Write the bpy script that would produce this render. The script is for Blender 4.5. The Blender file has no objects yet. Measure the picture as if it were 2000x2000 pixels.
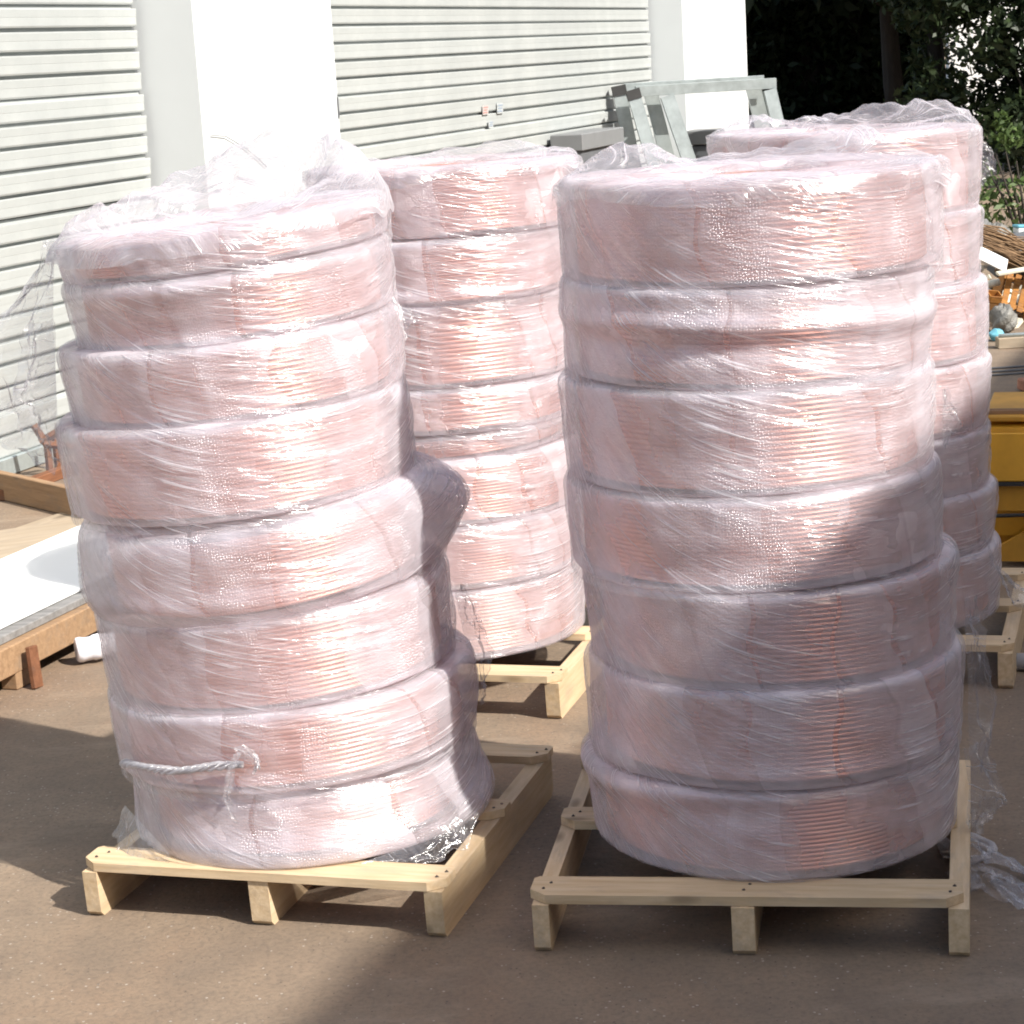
import bpy, math, random
import numpy as np
from mathutils import Vector, Matrix

rnd = random.Random(7)
sc = bpy.context.scene
COL = sc.collection
D2R = math.pi / 180.0

# ------------------------------------------------------------------ camera
CAM_H, F_PX, PITCH, ROLL = 1.8, 4100.0, 12.2 * D2R, 3.4 * D2R
fw = Vector((0, math.cos(PITCH), -math.sin(PITCH)))
r0 = Vector((1, 0, 0)); u0 = Vector((0, math.sin(PITCH), math.cos(PITCH)))
cr = math.cos(ROLL) * r0 - math.sin(ROLL) * u0
cu = math.sin(ROLL) * r0 + math.cos(ROLL) * u0
cam = bpy.data.cameras.new('camera')
cam.sensor_width = 36.0
cam.lens = 36.0 * F_PX / 2000.0
cam.clip_start, cam.clip_end = 0.05, 600.0
camo = bpy.data.objects.new('camera', cam)
m = Matrix((cr, cu, -fw)).transposed().to_4x4()
m.translation = Vector((0, 0, CAM_H))
camo.matrix_world = m
COL.objects.link(camo)
sc.camera = camo

# ------------------------------------------------------------------ light
SUN_AZ, SUN_EL = 50.5, 41.5            # degrees right of "behind the camera", height
to_sun = Vector((math.sin(SUN_AZ * D2R) * math.cos(SUN_EL * D2R), -math.cos(SUN_AZ * D2R) * math.cos(SUN_EL * D2R), math.sin(SUN_EL * D2R)))
w = bpy.data.worlds.new('World'); sc.world = w; w.use_nodes = True
nt = w.node_tree
sky = nt.nodes.new('ShaderNodeTexSky'); sky.sky_type = 'NISHITA'; sky.sun_disc = False
sky.sun_elevation = SUN_EL * D2R
sky.sun_rotation = math.atan2(to_sun.x, to_sun.y)
sky.dust_density = 3.5; sky.air_density = 1.2
bgn = nt.nodes['Background']; bgn.inputs['Strength'].default_value = 0.12
nt.links.new(sky.outputs[0], bgn.inputs['Color'])
sl = bpy.data.lights.new('sun', 'SUN'); sl.energy = 5.0; sl.angle = 0.5 * D2R; sl.color = (1.0, 0.955, 0.88)
so = bpy.data.objects.new('sun', sl); COL.objects.link(so)
so.rotation_euler = to_sun.to_track_quat('Z', 'Y').to_euler()
so.location = to_sun * 30
sc.view_settings.view_transform = 'Standard'; sc.view_settings.look = 'None'
sc.view_settings.gamma = 1.0; sc.view_settings.use_curve_mapping = False
sc.view_settings.exposure = 0.72
try:
    sc.cycles.transparent_max_bounces = 20
    sc.cycles.max_bounces = 10
    sc.cycles.use_denoising = True
    sc.cycles.filter_width = 1.9
except Exception:
    pass

# ------------------------------------------------------------------ mesh helpers
class MB:
    """collects vertices and faces of one mesh"""
    def __init__(s): s.v = []; s.f = []; s.sm = []
    def add(s, vs, fs, smooth=False):
        o = len(s.v); s.v.extend(vs); s.f.extend([tuple(i + o for i in f) for f in fs]); s.sm.extend([smooth] * len(fs)); return s
    def box(s, c, d, rot=None, b=0.0):
        """box centre c, size d, optional 3x3 rot, chamfer b"""
        hx, hy, hz = d[0] / 2, d[1] / 2, d[2] / 2
        if b <= 0:
            vs = [Vector((x * hx, y * hy, z * hz)) for z in (-1, 1) for y in (-1, 1) for x in (-1, 1)]
            fs = [(0, 2, 3, 1), (4, 5, 7, 6), (0, 1, 5, 4), (2, 6, 7, 3), (0, 4, 6, 2), (1, 3, 7, 5)]
        else:
            b = min(b, hx * .9, hy * .9, hz * .9)
            vs, idx = [], {}
            for sz in (-1, 1):
                for sy in (-1, 1):
                    for sx in (-1, 1):
                        for k in range(3):
                            p = [sx * (hx - b), sy * (hy - b), sz * (hz - b)]
                            p[k] = (sx * hx, sy * hy, sz * hz)[k]
                            idx[(sx, sy, sz, k)] = len(vs); vs.append(Vector(p))
            I = idx; fs = []
            for k in range(3):
                for q in (-1, 1):
                    a, c2 = [j for j in range(3) if j != k]
                    ring = []
                    for e, g in ((-1, -1), (1, -1), (1, 1), (-1, 1)):
                        t = [0, 0, 0]; t[k] = q; t[a] = e; t[c2] = g; ring.append(I[(*t, k)])
                    fs.append(tuple(ring))
            for k in range(3):
                a, c2 = [j for j in range(3) if j != k]
                for e in (-1, 1):
                    for g in (-1, 1):
                        t1 = [0, 0, 0]; t1[k] = -1; t1[a] = e; t1[c2] = g
                        t2 = list(t1); t2[k] = 1
                        fs.append((I[(*t1, a)], I[(*t2, a)], I[(*t2, c2)], I[(*t1, c2)]))
            for sx in (-1, 1):
                for sy in (-1, 1):
                    for sz in (-1, 1):
                        fs.append(tuple(I[(sx, sy, sz, k)] for k in range(3)))
        c = Vector(c)
        vs = [(rot @ p if rot else p) + c for p in vs]
        return s.add([tuple(p) for p in vs], fs)
    def prism(s, pts, axis0, axis1, ext, o=(0, 0, 0)):
        """polygon pts (2-D in axis0, axis1) swept along ext from origin o"""
        o = Vector(o); a0 = Vector(axis0); a1 = Vector(axis1); e = Vector(ext); n = len(pts)
        vs = [o + a0 * p[0] + a1 * p[1] for p in pts]; vs += [p + e for p in vs]
        fs = [tuple(range(n))[::-1], tuple(range(n, 2 * n))] + [(i, (i + 1) % n, n + (i + 1) % n, n + i) for i in range(n)]
        return s.add([tuple(p) for p in vs], fs)
    def tube(s, path, rad, k=8, cap=True):
        path = [Vector(p) for p in path]; n = len(path)
        rads = rad if hasattr(rad, '__len__') else [rad] * n
        vs = []; up = Vector((0, 0, 1))
        for i, p in enumerate(path):
            t = (path[min(i + 1, n - 1)] - path[max(i - 1, 0)]).normalized()
            a = t.cross(up)
            if a.length < .05: a = t.cross(Vector((1, 0, 0)))
            a.normalize(); b = t.cross(a)
            for j in range(k):
                q = 2 * math.pi * j / k
                vs.append(tuple(p + (a * math.cos(q) + b * math.sin(q)) * rads[i]))
        fs = [(i * k + j, i * k + (j + 1) % k, (i + 1) * k + (j + 1) % k, (i + 1) * k + j) for i in range(n - 1) for j in range(k)]
        s.add(vs, fs, True)
        if cap:
            o = len(s.v) - len(vs)
            s.f.append(tuple(o + j for j in range(k))[::-1]); s.sm.append(False)
            s.f.append(tuple(o + (n - 1) * k + j for j in range(k))); s.sm.append(False)
        return s
    def mesh(s, name, mat):
        me = bpy.data.meshes.new(name); me.from_pydata(s.v, [], s.f)
        me.polygons.foreach_set('use_smooth', s.sm)
        if mat: me.materials.append(mat)
        me.update(); return me
    def obj(s, name, mat, parent=None, **kw):
        return link(name, s.mesh(name, mat), parent, **kw)

def link(name, me, parent=None, label=None, cat=None, group=None, kind=None):
    o = bpy.data.objects.new(name, me); COL.objects.link(o)
    if parent: o.parent = parent
    return tag(o, label, cat, group, kind)
def tag(o, label=None, cat=None, group=None, kind=None):
    if label: o['label'] = label
    if cat: o['category'] = cat
    if group: o['group'] = group
    if kind: o['kind'] = kind
    return o
def thing(name, loc, label, cat, group=None, rz=0.0):
    o = bpy.data.objects.new(name, None); COL.objects.link(o); o.empty_display_size = .1
    o.location = loc; o.rotation_euler = (0, 0, rz)
    return tag(o, label, cat, group)
def Rz(a): return Matrix.Rotation(a, 3, 'Z')
def Rxyz(x, y, z): return (Matrix.Rotation(z, 3, 'Z') @ Matrix.Rotation(y, 3, 'Y') @ Matrix.Rotation(x, 3, 'X'))

def vnoise(x, y, seed=0, px=None):
    """smooth value noise, numpy arrays; px = period in x"""
    g = np.random.default_rng(seed).random((256, 256))
    xi = np.floor(x).astype(int); yi = np.floor(y).astype(int)
    fx = x - xi; fy = y - yi
    fx = fx * fx * (3 - 2 * fx); fy = fy * fy * (3 - 2 * fy)
    p = px or 256
    a = g[yi % 256, (xi % p) % 256]; b = g[yi % 256, ((xi + 1) % p) % 256]
    c = g[(yi + 1) % 256, (xi % p) % 256]; d = g[(yi + 1) % 256, ((xi + 1) % p) % 256]
    return (a * (1 - fx) + b * fx) * (1 - fy) + (c * (1 - fx) + d * fx) * fy * 1.0 - 0.5

def grid_mesh(name, P, mat, uv=None, uv2=None, wrap=True, smooth=True):
    """P: (rows, cols, 3) array; wrap joins last column to first"""
    nr, nc, _ = P.shape
    cc = nc if wrap else nc - 1
    i, j = np.meshgrid(np.arange(nr - 1), np.arange(cc), indexing='ij')
    j2 = (j + 1) % nc
    F = np.stack([i * nc + j, i * nc + j2, (i + 1) * nc + j2, (i + 1) * nc + j], -1).reshape(-1, 4)
    me = bpy.data.meshes.new(name)
    me.vertices.add(nr * nc); me.vertices.foreach_set('co', P.reshape(-1).astype(np.float32))
    me.loops.add(F.size); me.loops.foreach_set('vertex_index', F.reshape(-1).astype(np.int32))
    me.polygons.add(len(F)); me.polygons.foreach_set('loop_start', np.arange(0, F.size, 4, dtype=np.int32))
    me.polygons.foreach_set('use_smooth', np.full(len(F), smooth))
    me.update(calc_edges=True)
    for nm, U in (('UVMap', uv), ('streak', uv2)):
        if U is None: continue
        L = me.uv_layers.new(name=nm)
        nc1 = U.shape[1]                       # U has nc+1 columns when wrapped
        a = np.stack([U[i, j], U[i, j + 1 if wrap else j + 1], U[i + 1, j + 1], U[i + 1, j]], 2).reshape(-1, 2)
        L.data.foreach_set('uv', a.reshape(-1).astype(np.float32))
    me.materials.append(mat); me.validate(); return me

# ------------------------------------------------------------------ material helpers
def mat(name):
    m = bpy.data.materials.new(name); m.use_nodes = True
    t = m.node_tree; b = t.nodes['Principled BSDF']
    return m, t, b
def N(t, typ, **kw):
    n = t.nodes.new(typ)
    for k, v in kw.items():
        if k in n.inputs: n.inputs[k].default_value = v
        else: setattr(n, k, v)
    return n
def L(t, a, b): t.links.new(a, b)
def ramp(t, src, stops, interp='LINEAR'):
    n = t.nodes.new('ShaderNodeValToRGB'); n.color_ramp.interpolation = interp
    e = n.color_ramp.elements
    while len(e) < len(stops): e.new(.5)
    for q, (p, c) in zip(e, stops):
        q.position = p; q.color = (*c, 1) if hasattr(c, '__len__') else (c, c, c, 1)
    L(t, src, n.inputs[0]); return n.outputs[0]
def math_(t, op, a, b=None, c=None, clamp=False):
    n = t.nodes.new('ShaderNodeMath'); n.operation = op; n.use_clamp = clamp
    for i, x in enumerate((a, b, c)):
        if x is None: continue
        if hasattr(x, 'is_linked'): L(t, x, n.inputs[i])
        else: n.inputs[i].default_value = x
    return n.outputs[0]
def bump(t, h, strength, dist, nrm=None):
    n = N(t, 'ShaderNodeBump'); n.inputs['Strength'].default_value = strength; n.inputs['Distance'].default_value = dist
    L(t, h, n.inputs['Height'])
    if nrm: L(t, nrm, n.inputs['Normal'])
    return n.outputs[0]
def mixc(t, f, a, b, typ='MIX'):
    n = t.nodes.new('ShaderNodeMix'); n.data_type = 'RGBA'; n.blend_type = typ
    for k, x in ((0, f), (6, a), (7, b)):
        if hasattr(x, 'is_linked'): L(t, x, n.inputs[k])
        elif k == 0: n.inputs[0].default_value = x
        else: n.inputs[k].default_value = (*x, 1)
    return n.outputs[2]
def coords(t, kind='Object', scale=(1, 1, 1), rot=(0, 0, 0)):
    c = N(t, 'ShaderNodeTexCoord'); mp = N(t, 'ShaderNodeMapping')
    mp.inputs['Scale'].default_value = scale; mp.inputs['Rotation'].default_value = rot
    L(t, c.outputs[kind], mp.inputs['Vector']); return mp.outputs[0]
def noise(t, v, scale, detail=4, rough=.55, dim='3D'):
    n = N(t, 'ShaderNodeTexNoise'); n.noise_dimensions = dim
    n.inputs['Scale'].default_value = scale; n.inputs['Detail'].default_value = detail; n.inputs['Roughness'].default_value = rough
    if v: L(t, v, n.inputs['Vector'])
    return n.outputs['Fac']

def simple(name, col, rough=.6, var=.15, scale=6, metal=0.0, bmp=.15, bdist=.004, stretch=(1, 1, 1), spec=.5):
    m, t, b = mat(name)
    v = coords(t, 'Object', stretch)
    n1 = noise(t, v, scale, 5, .6)
    lo = tuple(c * (1 - var) for c in col); hi = tuple(min(1, c * (1 + var)) for c in col)
    L(t, ramp(t, n1, [(.3, lo), (.7, hi)]), b.inputs['Base Color'])
    b.inputs['Roughness'].default_value = rough; b.inputs['Metallic'].default_value = metal
    b.inputs['Specular IOR Level'].default_value = spec
    if bmp: L(t, bump(t, noise(t, v, scale * 6, 4), bmp, bdist), b.inputs['Normal'])
    return m

def wood(name, col, dark, scale=1.0):
    m, t, b = mat(name)
    oi = N(t, 'ShaderNodeObjectInfo')
    c = N(t, 'ShaderNodeTexCoord'); mp = N(t, 'ShaderNodeMapping')
    mp.inputs['Scale'].default_value = (2.2 * scale, 26 * scale, 26 * scale)
    ad = N(t, 'ShaderNodeVectorMath', operation='ADD'); L(t, c.outputs['Object'], ad.inputs[0])
    cb = N(t, 'ShaderNodeCombineXYZ'); L(t, math_(t, 'MULTIPLY', oi.outputs['Random'], 7.0), cb.inputs[0]); L(t, math_(t, 'MULTIPLY', oi.outputs['Random'], 3.0), cb.inputs[1])
    L(t, cb.outputs[0], ad.inputs[1]); L(t, ad.outputs[0], mp.inputs['Vector'])
    g = noise(t, mp.outputs[0], 2.4, 7, .62)
    big = noise(t, c.outputs['Object'], 5, 3)
    col1 = mixc(t, ramp(t, g, [(.32, 0.0), (.66, 1.0)]), dark, col)
    col2 = mixc(t, math_(t, 'MULTIPLY', ramp(t, big, [(.45, 0.0), (.75, 1.0)]), .45), col1, tuple(x * .72 for x in col))
    vk = N(t, 'ShaderNodeTexVoronoi'); vk.inputs['Scale'].default_value = 1.0
    mk = N(t, 'ShaderNodeMapping'); mk.inputs['Scale'].default_value = (5 * scale, 14 * scale, 14 * scale); L(t, ad.outputs[0], mk.inputs['Vector']); L(t, mk.outputs[0], vk.inputs['Vector'])
    sc_ = N(t, 'ShaderNodeSeparateColor'); L(t, vk.outputs['Color'], sc_.inputs[0])
    kn = math_(t, 'MULTIPLY', ramp(t, vk.outputs['Distance'], [(.08, 1.0), (.22, 0.0)]), math_(t, 'GREATER_THAN', sc_.outputs[0], .72))
    col2 = mixc(t, math_(t, 'MULTIPLY', kn, .75), col2, tuple(x * .42 for x in dark))
    ms = N(t, 'ShaderNodeMapping'); ms.inputs['Scale'].default_value = (3, 9, 9); L(t, ad.outputs[0], ms.inputs['Vector'])
    stn = noise(t, ms.outputs[0], 2.0, 6, .7)
    col2 = mixc(t, math_(t, 'MULTIPLY', ramp(t, stn, [(.52, 0.0), (.68, 1.0)]), .42), col2, tuple((x + .06) * .55 for x in (dark[0], dark[0] * .86, dark[0] * .72)))
    hv = mixc(t, 1.0, col2, (1, 1, 1), 'MULTIPLY')
    L(t, mixc(t, math_(t, 'MULTIPLY', oi.outputs['Random'], .28), hv, tuple(x * .6 for x in dark)), b.inputs['Base Color'])
    b.inputs['Roughness'].default_value = .75; b.inputs['Specular IOR Level'].default_value = .25
    saw = noise(t, coords(t, 'Object', (160, 3, 3)), 1.0, 2)
    L(t, bump(t, saw, .12, .002, bump(t, g, .45, .003)), b.inputs['Normal'])
    return m

M = {}
M['pallet_wood'] = wood('pallet_wood', (.69, .54, .36), (.52, .375, .22))
M['old_wood'] = wood('old_wood', (.40, .26, .15), (.26, .16, .09))
M['red_wood'] = wood('red_wood', (.24, .105, .055), (.14, .06, .03))
M['ply'] = wood('ply', (.42, .345, .26), (.33, .265, .19), .5)
M['orange_wood'] = wood('orange_wood', (.48, .22, .05), (.22, .085, .025))
M['grey_board'] = simple('grey_board', (.20, .195, .19), .8, .3, 3, stretch=(1, 12, 12))
M['white_sheet'] = simple('white_sheet', (.78, .80, .80), .35, .03, 2, bmp=.03)
M['white_paint'] = simple('white_paint', (.57, .60, .61), .7, .03, 1.2, bmp=.12, bdist=.003)
M['galv'] = simple('galv', (.44, .49, .49), .42, .18, 9, metal=.55, bmp=.08)
M['dark_in'] = simple('dark_in', (.025, .025, .03), .8, .1)
M['dark_grey'] = simple('dark_grey', (.11, .115, .125), .6, .15, 4)
M['bench_grey'] = simple('bench_grey', (.17, .175, .18), .55, .1, 3)
M['yellow_paint'] = simple('yellow_paint', (.66, .35, .035), .45, .18, 5, bmp=.1)
M['amber_shade_paint'] = simple('amber_shade_paint', (.54, .28, .035), .55, .25, 5, bmp=.12)  # orange tone of the lid; also shade painted onto the lower front
M['rubber'] = simple('rubber', (.03, .03, .03), .7, .2)
M['blue'] = simple('blue', (.12, .36, .46), .5, .15)
M['cream'] = simple('cream', (.66, .62, .50), .6, .12)
M['brick'] = simple('brick', (.32, .15, .10), .85, .3, 14, bmp=.4)
M['bark'] = simple('bark', (.035, .027, .02), .9, .4, 10, bmp=.6, bdist=.02, stretch=(1, 1, .2))
M['straw'] = simple('straw', (.26, .16, .085), .9, .55, 18, bmp=.6, bdist=.01, stretch=(1, 14, 14))
M['far_white'] = simple('far_white', (.80, .80, .78), .8, .06, 1.0)
M['warehouse_grey'] = simple('warehouse_grey', (.30, .30, .30), .8, .1, .6)
M['sticker_red'] = simple('sticker_red', (.43, .40, .39), .6, .2, 60, bmp=0)
M['sticker_blue'] = simple('sticker_blue', (.39, .415, .42), .6, .2, 60, bmp=0)
M['ink_red'] = simple('ink_red', (.45, .23, .21), .6, .1, bmp=0)
M['ink_blue'] = simple('ink_blue', (.25, .30, .37), .6, .1, bmp=0)
M['nail'] = simple('nail', (.06, .05, .045), .5, .2, metal=.6, bmp=0)
M['pvc'] = simple('pvc', (.42, .43, .47), .3, .1, 12)

def jug_mat():
    m, t, b = mat('jug_plastic')
    b.inputs['Base Color'].default_value = (.80, .80, .86, 1); b.inputs['Roughness'].default_value = .25
    b.inputs['Subsurface Weight'].default_value = .25; b.inputs['Subsurface Radius'].default_value = (.02, .02, .02)
    return m
M['jug'] = jug_mat()

# shutter paint: pale grey green with faint streaks of rain dirt
def shutter_mat():
    m, t, b = mat('shutter_paint')
    oi = N(t, 'ShaderNodeObjectInfo')
    v = coords(t, 'Object', (1, 1, 1))
    n = noise(t, v, 3.5, 6, .65); n2 = noise(t, coords(t, 'Object', (.6, 30, 30)), 3, 4)
    c = ramp(t, n, [(.3, (.35, .375, .375)), (.7, (.42, .445, .44))])
    c = mixc(t, math_(t, 'MULTIPLY', ramp(t, n2, [(.55, 0.0), (.75, 1.0)]), .25), c, (.30, .30, .29))
    c = mixc(t, math_(t, 'MULTIPLY', oi.outputs['Random'], .12), c, (.31, .315, .30))
    L(t, c, b.inputs['Base Color']); b.inputs['Roughness'].default_value = .5
    L(t, bump(t, n2, .1, .002), b.inputs['Normal'])
    return m
M['shutter'] = shutter_mat()

def ground_mat():
    m, t, b = mat('yard_asphalt')
    v = coords(t, 'Object')
    big = noise(t, v, .55, 6, .62); mid = noise(t, v, 4.5, 7, .66); fine = noise(t, v, 75, 5, .7)
    stn = noise(t, coords(t, 'Object', (1, .45, 1), (0, 0, .4)), 1.7, 6, .6)
    c = ramp(t, big, [(.3, (.190, .141, .100)), (.52, (.240, .180, .127)), (.75, (.305, .236, .166))])
    c = mixc(t, math_(t, 'MULTIPLY', ramp(t, mid, [(.36, 1.0), (.60, 0.0)]), .55), c, (.145, .112, .085))
    c = mixc(t, math_(t, 'MULTIPLY', ramp(t, stn, [(.5, 0.0), (.72, 1.0)]), .55), c, (.25, .155, .095))
    c = mixc(t, math_(t, 'MULTIPLY', ramp(t, fine, [(.36, 1.0), (.54, 0.0)]), .45), c, (.105, .085, .068))
    vo = N(t, 'ShaderNodeTexVoronoi'); vo.inputs['Scale'].default_value = 120; L(t, v, vo.inputs['Vector'])
    clus = ramp(t, noise(t, v, 2.2, 5, .7), [(.42, .985), (.66, .80)])
    pick = N(t, 'ShaderNodeSeparateColor'); L(t, vo.outputs['Color'], pick.inputs[0])
    spk = math_(t, 'MULTIPLY', math_(t, 'LESS_THAN', vo.outputs['Distance'], math_(t, 'MULTIPLY_ADD', pick.outputs[2], .26, .10)), math_(t, 'GREATER_THAN', pick.outputs[0], clus))
    c = mixc(t, math_(t, 'MULTIPLY', spk, .45), c, (.50, .46, .41))
    spk2 = math_(t, 'MULTIPLY', math_(t, 'LESS_THAN', vo.outputs['Distance'], .3), math_(t, 'LESS_THAN', pick.outputs[1], .03))
    c = mixc(t, math_(t, 'MULTIPLY', spk2, .7), c, (.06, .05, .045))
    oil = noise(t, v, 1.15, 5, .7)
    c = mixc(t, math_(t, 'MULTIPLY', ramp(t, oil, [(.56, 0.0), (.70, 1.0)]), .5), c, (.10, .080, .064))
    dust = noise(t, coords(t, 'Object', (.5, 1.4, 1), (0, 0, -.3)), 2.6, 6, .7)
    c = mixc(t, math_(t, 'MULTIPLY', ramp(t, dust, [(.54, 0.0), (.72, 1.0)]), .5), c, (.34, .275, .205))
    cw_ = N(t, 'ShaderNodeTexVoronoi'); cw_.feature = 'DISTANCE_TO_EDGE'; cw_.inputs['Scale'].default_value = .42
    wv = N(t, 'ShaderNodeVectorMath', operation='ADD'); wn2 = N(t, 'ShaderNodeTexNoise'); wn2.inputs['Scale'].default_value = 3.0; wn2.inputs['Detail'].default_value = 6
    L(t, v, wn2.inputs['Vector']); ws_ = N(t, 'ShaderNodeVectorMath', operation='SCALE'); ws_.inputs['Scale'].default_value = .35; L(t, wn2.outputs['Color'], ws_.inputs[0])
    L(t, v, wv.inputs[0]); L(t, ws_.outputs[0], wv.inputs[1]); L(t, wv.outputs[0], cw_.inputs['Vector'])
    crack = math_(t, 'MULTIPLY', ramp(t, cw_.outputs['Distance'], [(.0, 1.0), (.004, 0.0)]), ramp(t, big, [(.46, 0.0), (.6, 1.0)]))
    c = mixc(t, math_(t, 'MULTIPLY', crack, .55), c, (.09, .07, .055))
    L(t, c, b.inputs['Base Color']); b.inputs['Roughness'].default_value = .82; b.inputs['Specular IOR Level'].default_value = .35
    h = math_(t, 'ADD', math_(t, 'MULTIPLY', fine, .7), math_(t, 'MULTIPLY', spk, .6))
    n1 = bump(t, h, .55, .006); L(t, bump(t, mid, .4, .02, n1), b.inputs['Normal'])
    return m
M['ground'] = ground_mat()

def copper_mat():
    m, t, b = mat('copper_tube')
    n = noise(t, coords(t, 'Object', (1, 1, 6)), 5, 4)
    L(t, ramp(t, n, [(.3, (.77, .34, .24)), (.7, (.88, .46, .35))]), b.inputs['Base Color'])
    b.inputs['Metallic'].default_value = .72; b.inputs['Roughness'].default_value = .36
    return m
M['copper'] = copper_mat()

def bubble_mat():
    """bubble wrap wound in overlapping turns round a ring: thin milky plastic with a grid of small domes"""
    m, t, b = mat('bubble_wrap')
    uv = N(t, 'ShaderNodeUVMap', uv_map='UVMap'); sp = N(t, 'ShaderNodeSeparateXYZ'); L(t, uv.outputs[0], sp.inputs[0])
    oi = N(t, 'ShaderNodeObjectInfo')
    u, v = sp.outputs[0], sp.outputs[1]
    wob = noise(t, uv.outputs[0], 3.0, 2, dim='2D')
    s = math_(t, 'ADD', math_(t, 'ADD', u, math_(t, 'MULTIPLY', v, .17)), math_(t, 'MULTIPLY', wob, .22))
    s = math_(t, 'ADD', s, math_(t, 'MULTIPLY', oi.outputs['Random'], 3.0))
    q = math_(t, 'DIVIDE', s, .135)
    fl = math_(t, 'FLOOR', q); fr = math_(t, 'SUBTRACT', q, fl)
    wn = N(t, 'ShaderNodeTexWhiteNoise'); wn.noise_dimensions = '2D'
    cb = N(t, 'ShaderNodeCombineXYZ'); L(t, fl, cb.inputs[0]); L(t, math_(t, 'MULTIPLY', oi.outputs['Random'], 91.0), cb.inputs[1]); L(t, cb.outputs[0], wn.inputs['Vector'])
    cloud = noise(t, uv.outputs[0], 9.0, 3, dim='2D')
    op = math_(t, 'ADD', .30, math_(t, 'MULTIPLY', wn.outputs['Value'], .26))
    op = math_(t, 'ADD', op, math_(t, 'MULTIPLY', math_(t, 'SUBTRACT', cloud, .5), .40))
    edge = math_(t, 'MULTIPLY', ramp(t, fr, [(0.0, 1.0), (.07, .7), (.11, 0.0)]), ramp(t, wn.outputs['Color'], [(.35, 0.1), (.8, 1.0)]))
    op = math_(t, 'SUBTRACT', op, math_(t, 'MULTIPLY', edge, .22), clamp=True)
    op = math_(t, 'MINIMUM', math_(t, 'MAXIMUM', op, .22), .85)
    # bubbles on a hex grid 9.5 mm apart
    vo = N(t, 'ShaderNodeTexVoronoi'); vo.voronoi_dimensions = '2D'; vo.inputs['Scale'].default_value = 165; vo.inputs['Randomness'].default_value = .65
    L(t, uv.outputs[0], vo.inputs['Vector'])
    dome = ramp(t, vo.outputs['Distance'], [(0.0, 1.0), (.30, .8), (.48, 0.0)])
    crk = noise(t, uv.outputs[0], 11, 3, .5, dim='2D')
    h = math_(t, 'ADD', math_(t, 'MULTIPLY', dome, .48), math_(t, 'MULTIPLY', crk, .8))
    nrm = bump(t, h, .6, .006)
    nrm2 = bump(t, math_(t, 'ADD', math_(t, 'MULTIPLY', dome, .16), crk), .3, .006)
    c = mixc(t, math_(t, 'MULTIPLY', ramp(t, cloud, [(.35, 0.0), (.7, 1.0)]), .6), (.79, .71, .765), (.85, .80, .87))
    df = N(t, 'ShaderNodeBsdfDiffuse'); L(t, c, df.inputs['Color']); L(t, nrm2, df.inputs['Normal'])
    tr = N(t, 'ShaderNodeBsdfTransparent'); tr.inputs['Color'].default_value = (.97, .955, .96, 1)
    mx = N(t, 'ShaderNodeMixShader'); L(t, op, mx.inputs[0]); L(t, tr.outputs[0], mx.inputs[1]); L(t, df.outputs[0], mx.inputs[2])
    gl = N(t, 'ShaderNodeBsdfGlossy'); gl.inputs['Roughness'].default_value = .20; gl.inputs['Color'].default_value = (.95, .93, .98, 1); L(t, nrm, gl.inputs['Normal'])
    m2 = N(t, 'ShaderNodeMixShader'); m2.inputs[0].default_value = .11
    L(t, mx.outputs[0], m2.inputs[1]); L(t, gl.outputs[0], m2.inputs[2])
    L(t, m2.outputs[0], t.nodes['Material Output'].inputs['Surface'])
    return m
M['bubble'] = bubble_mat()

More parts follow.
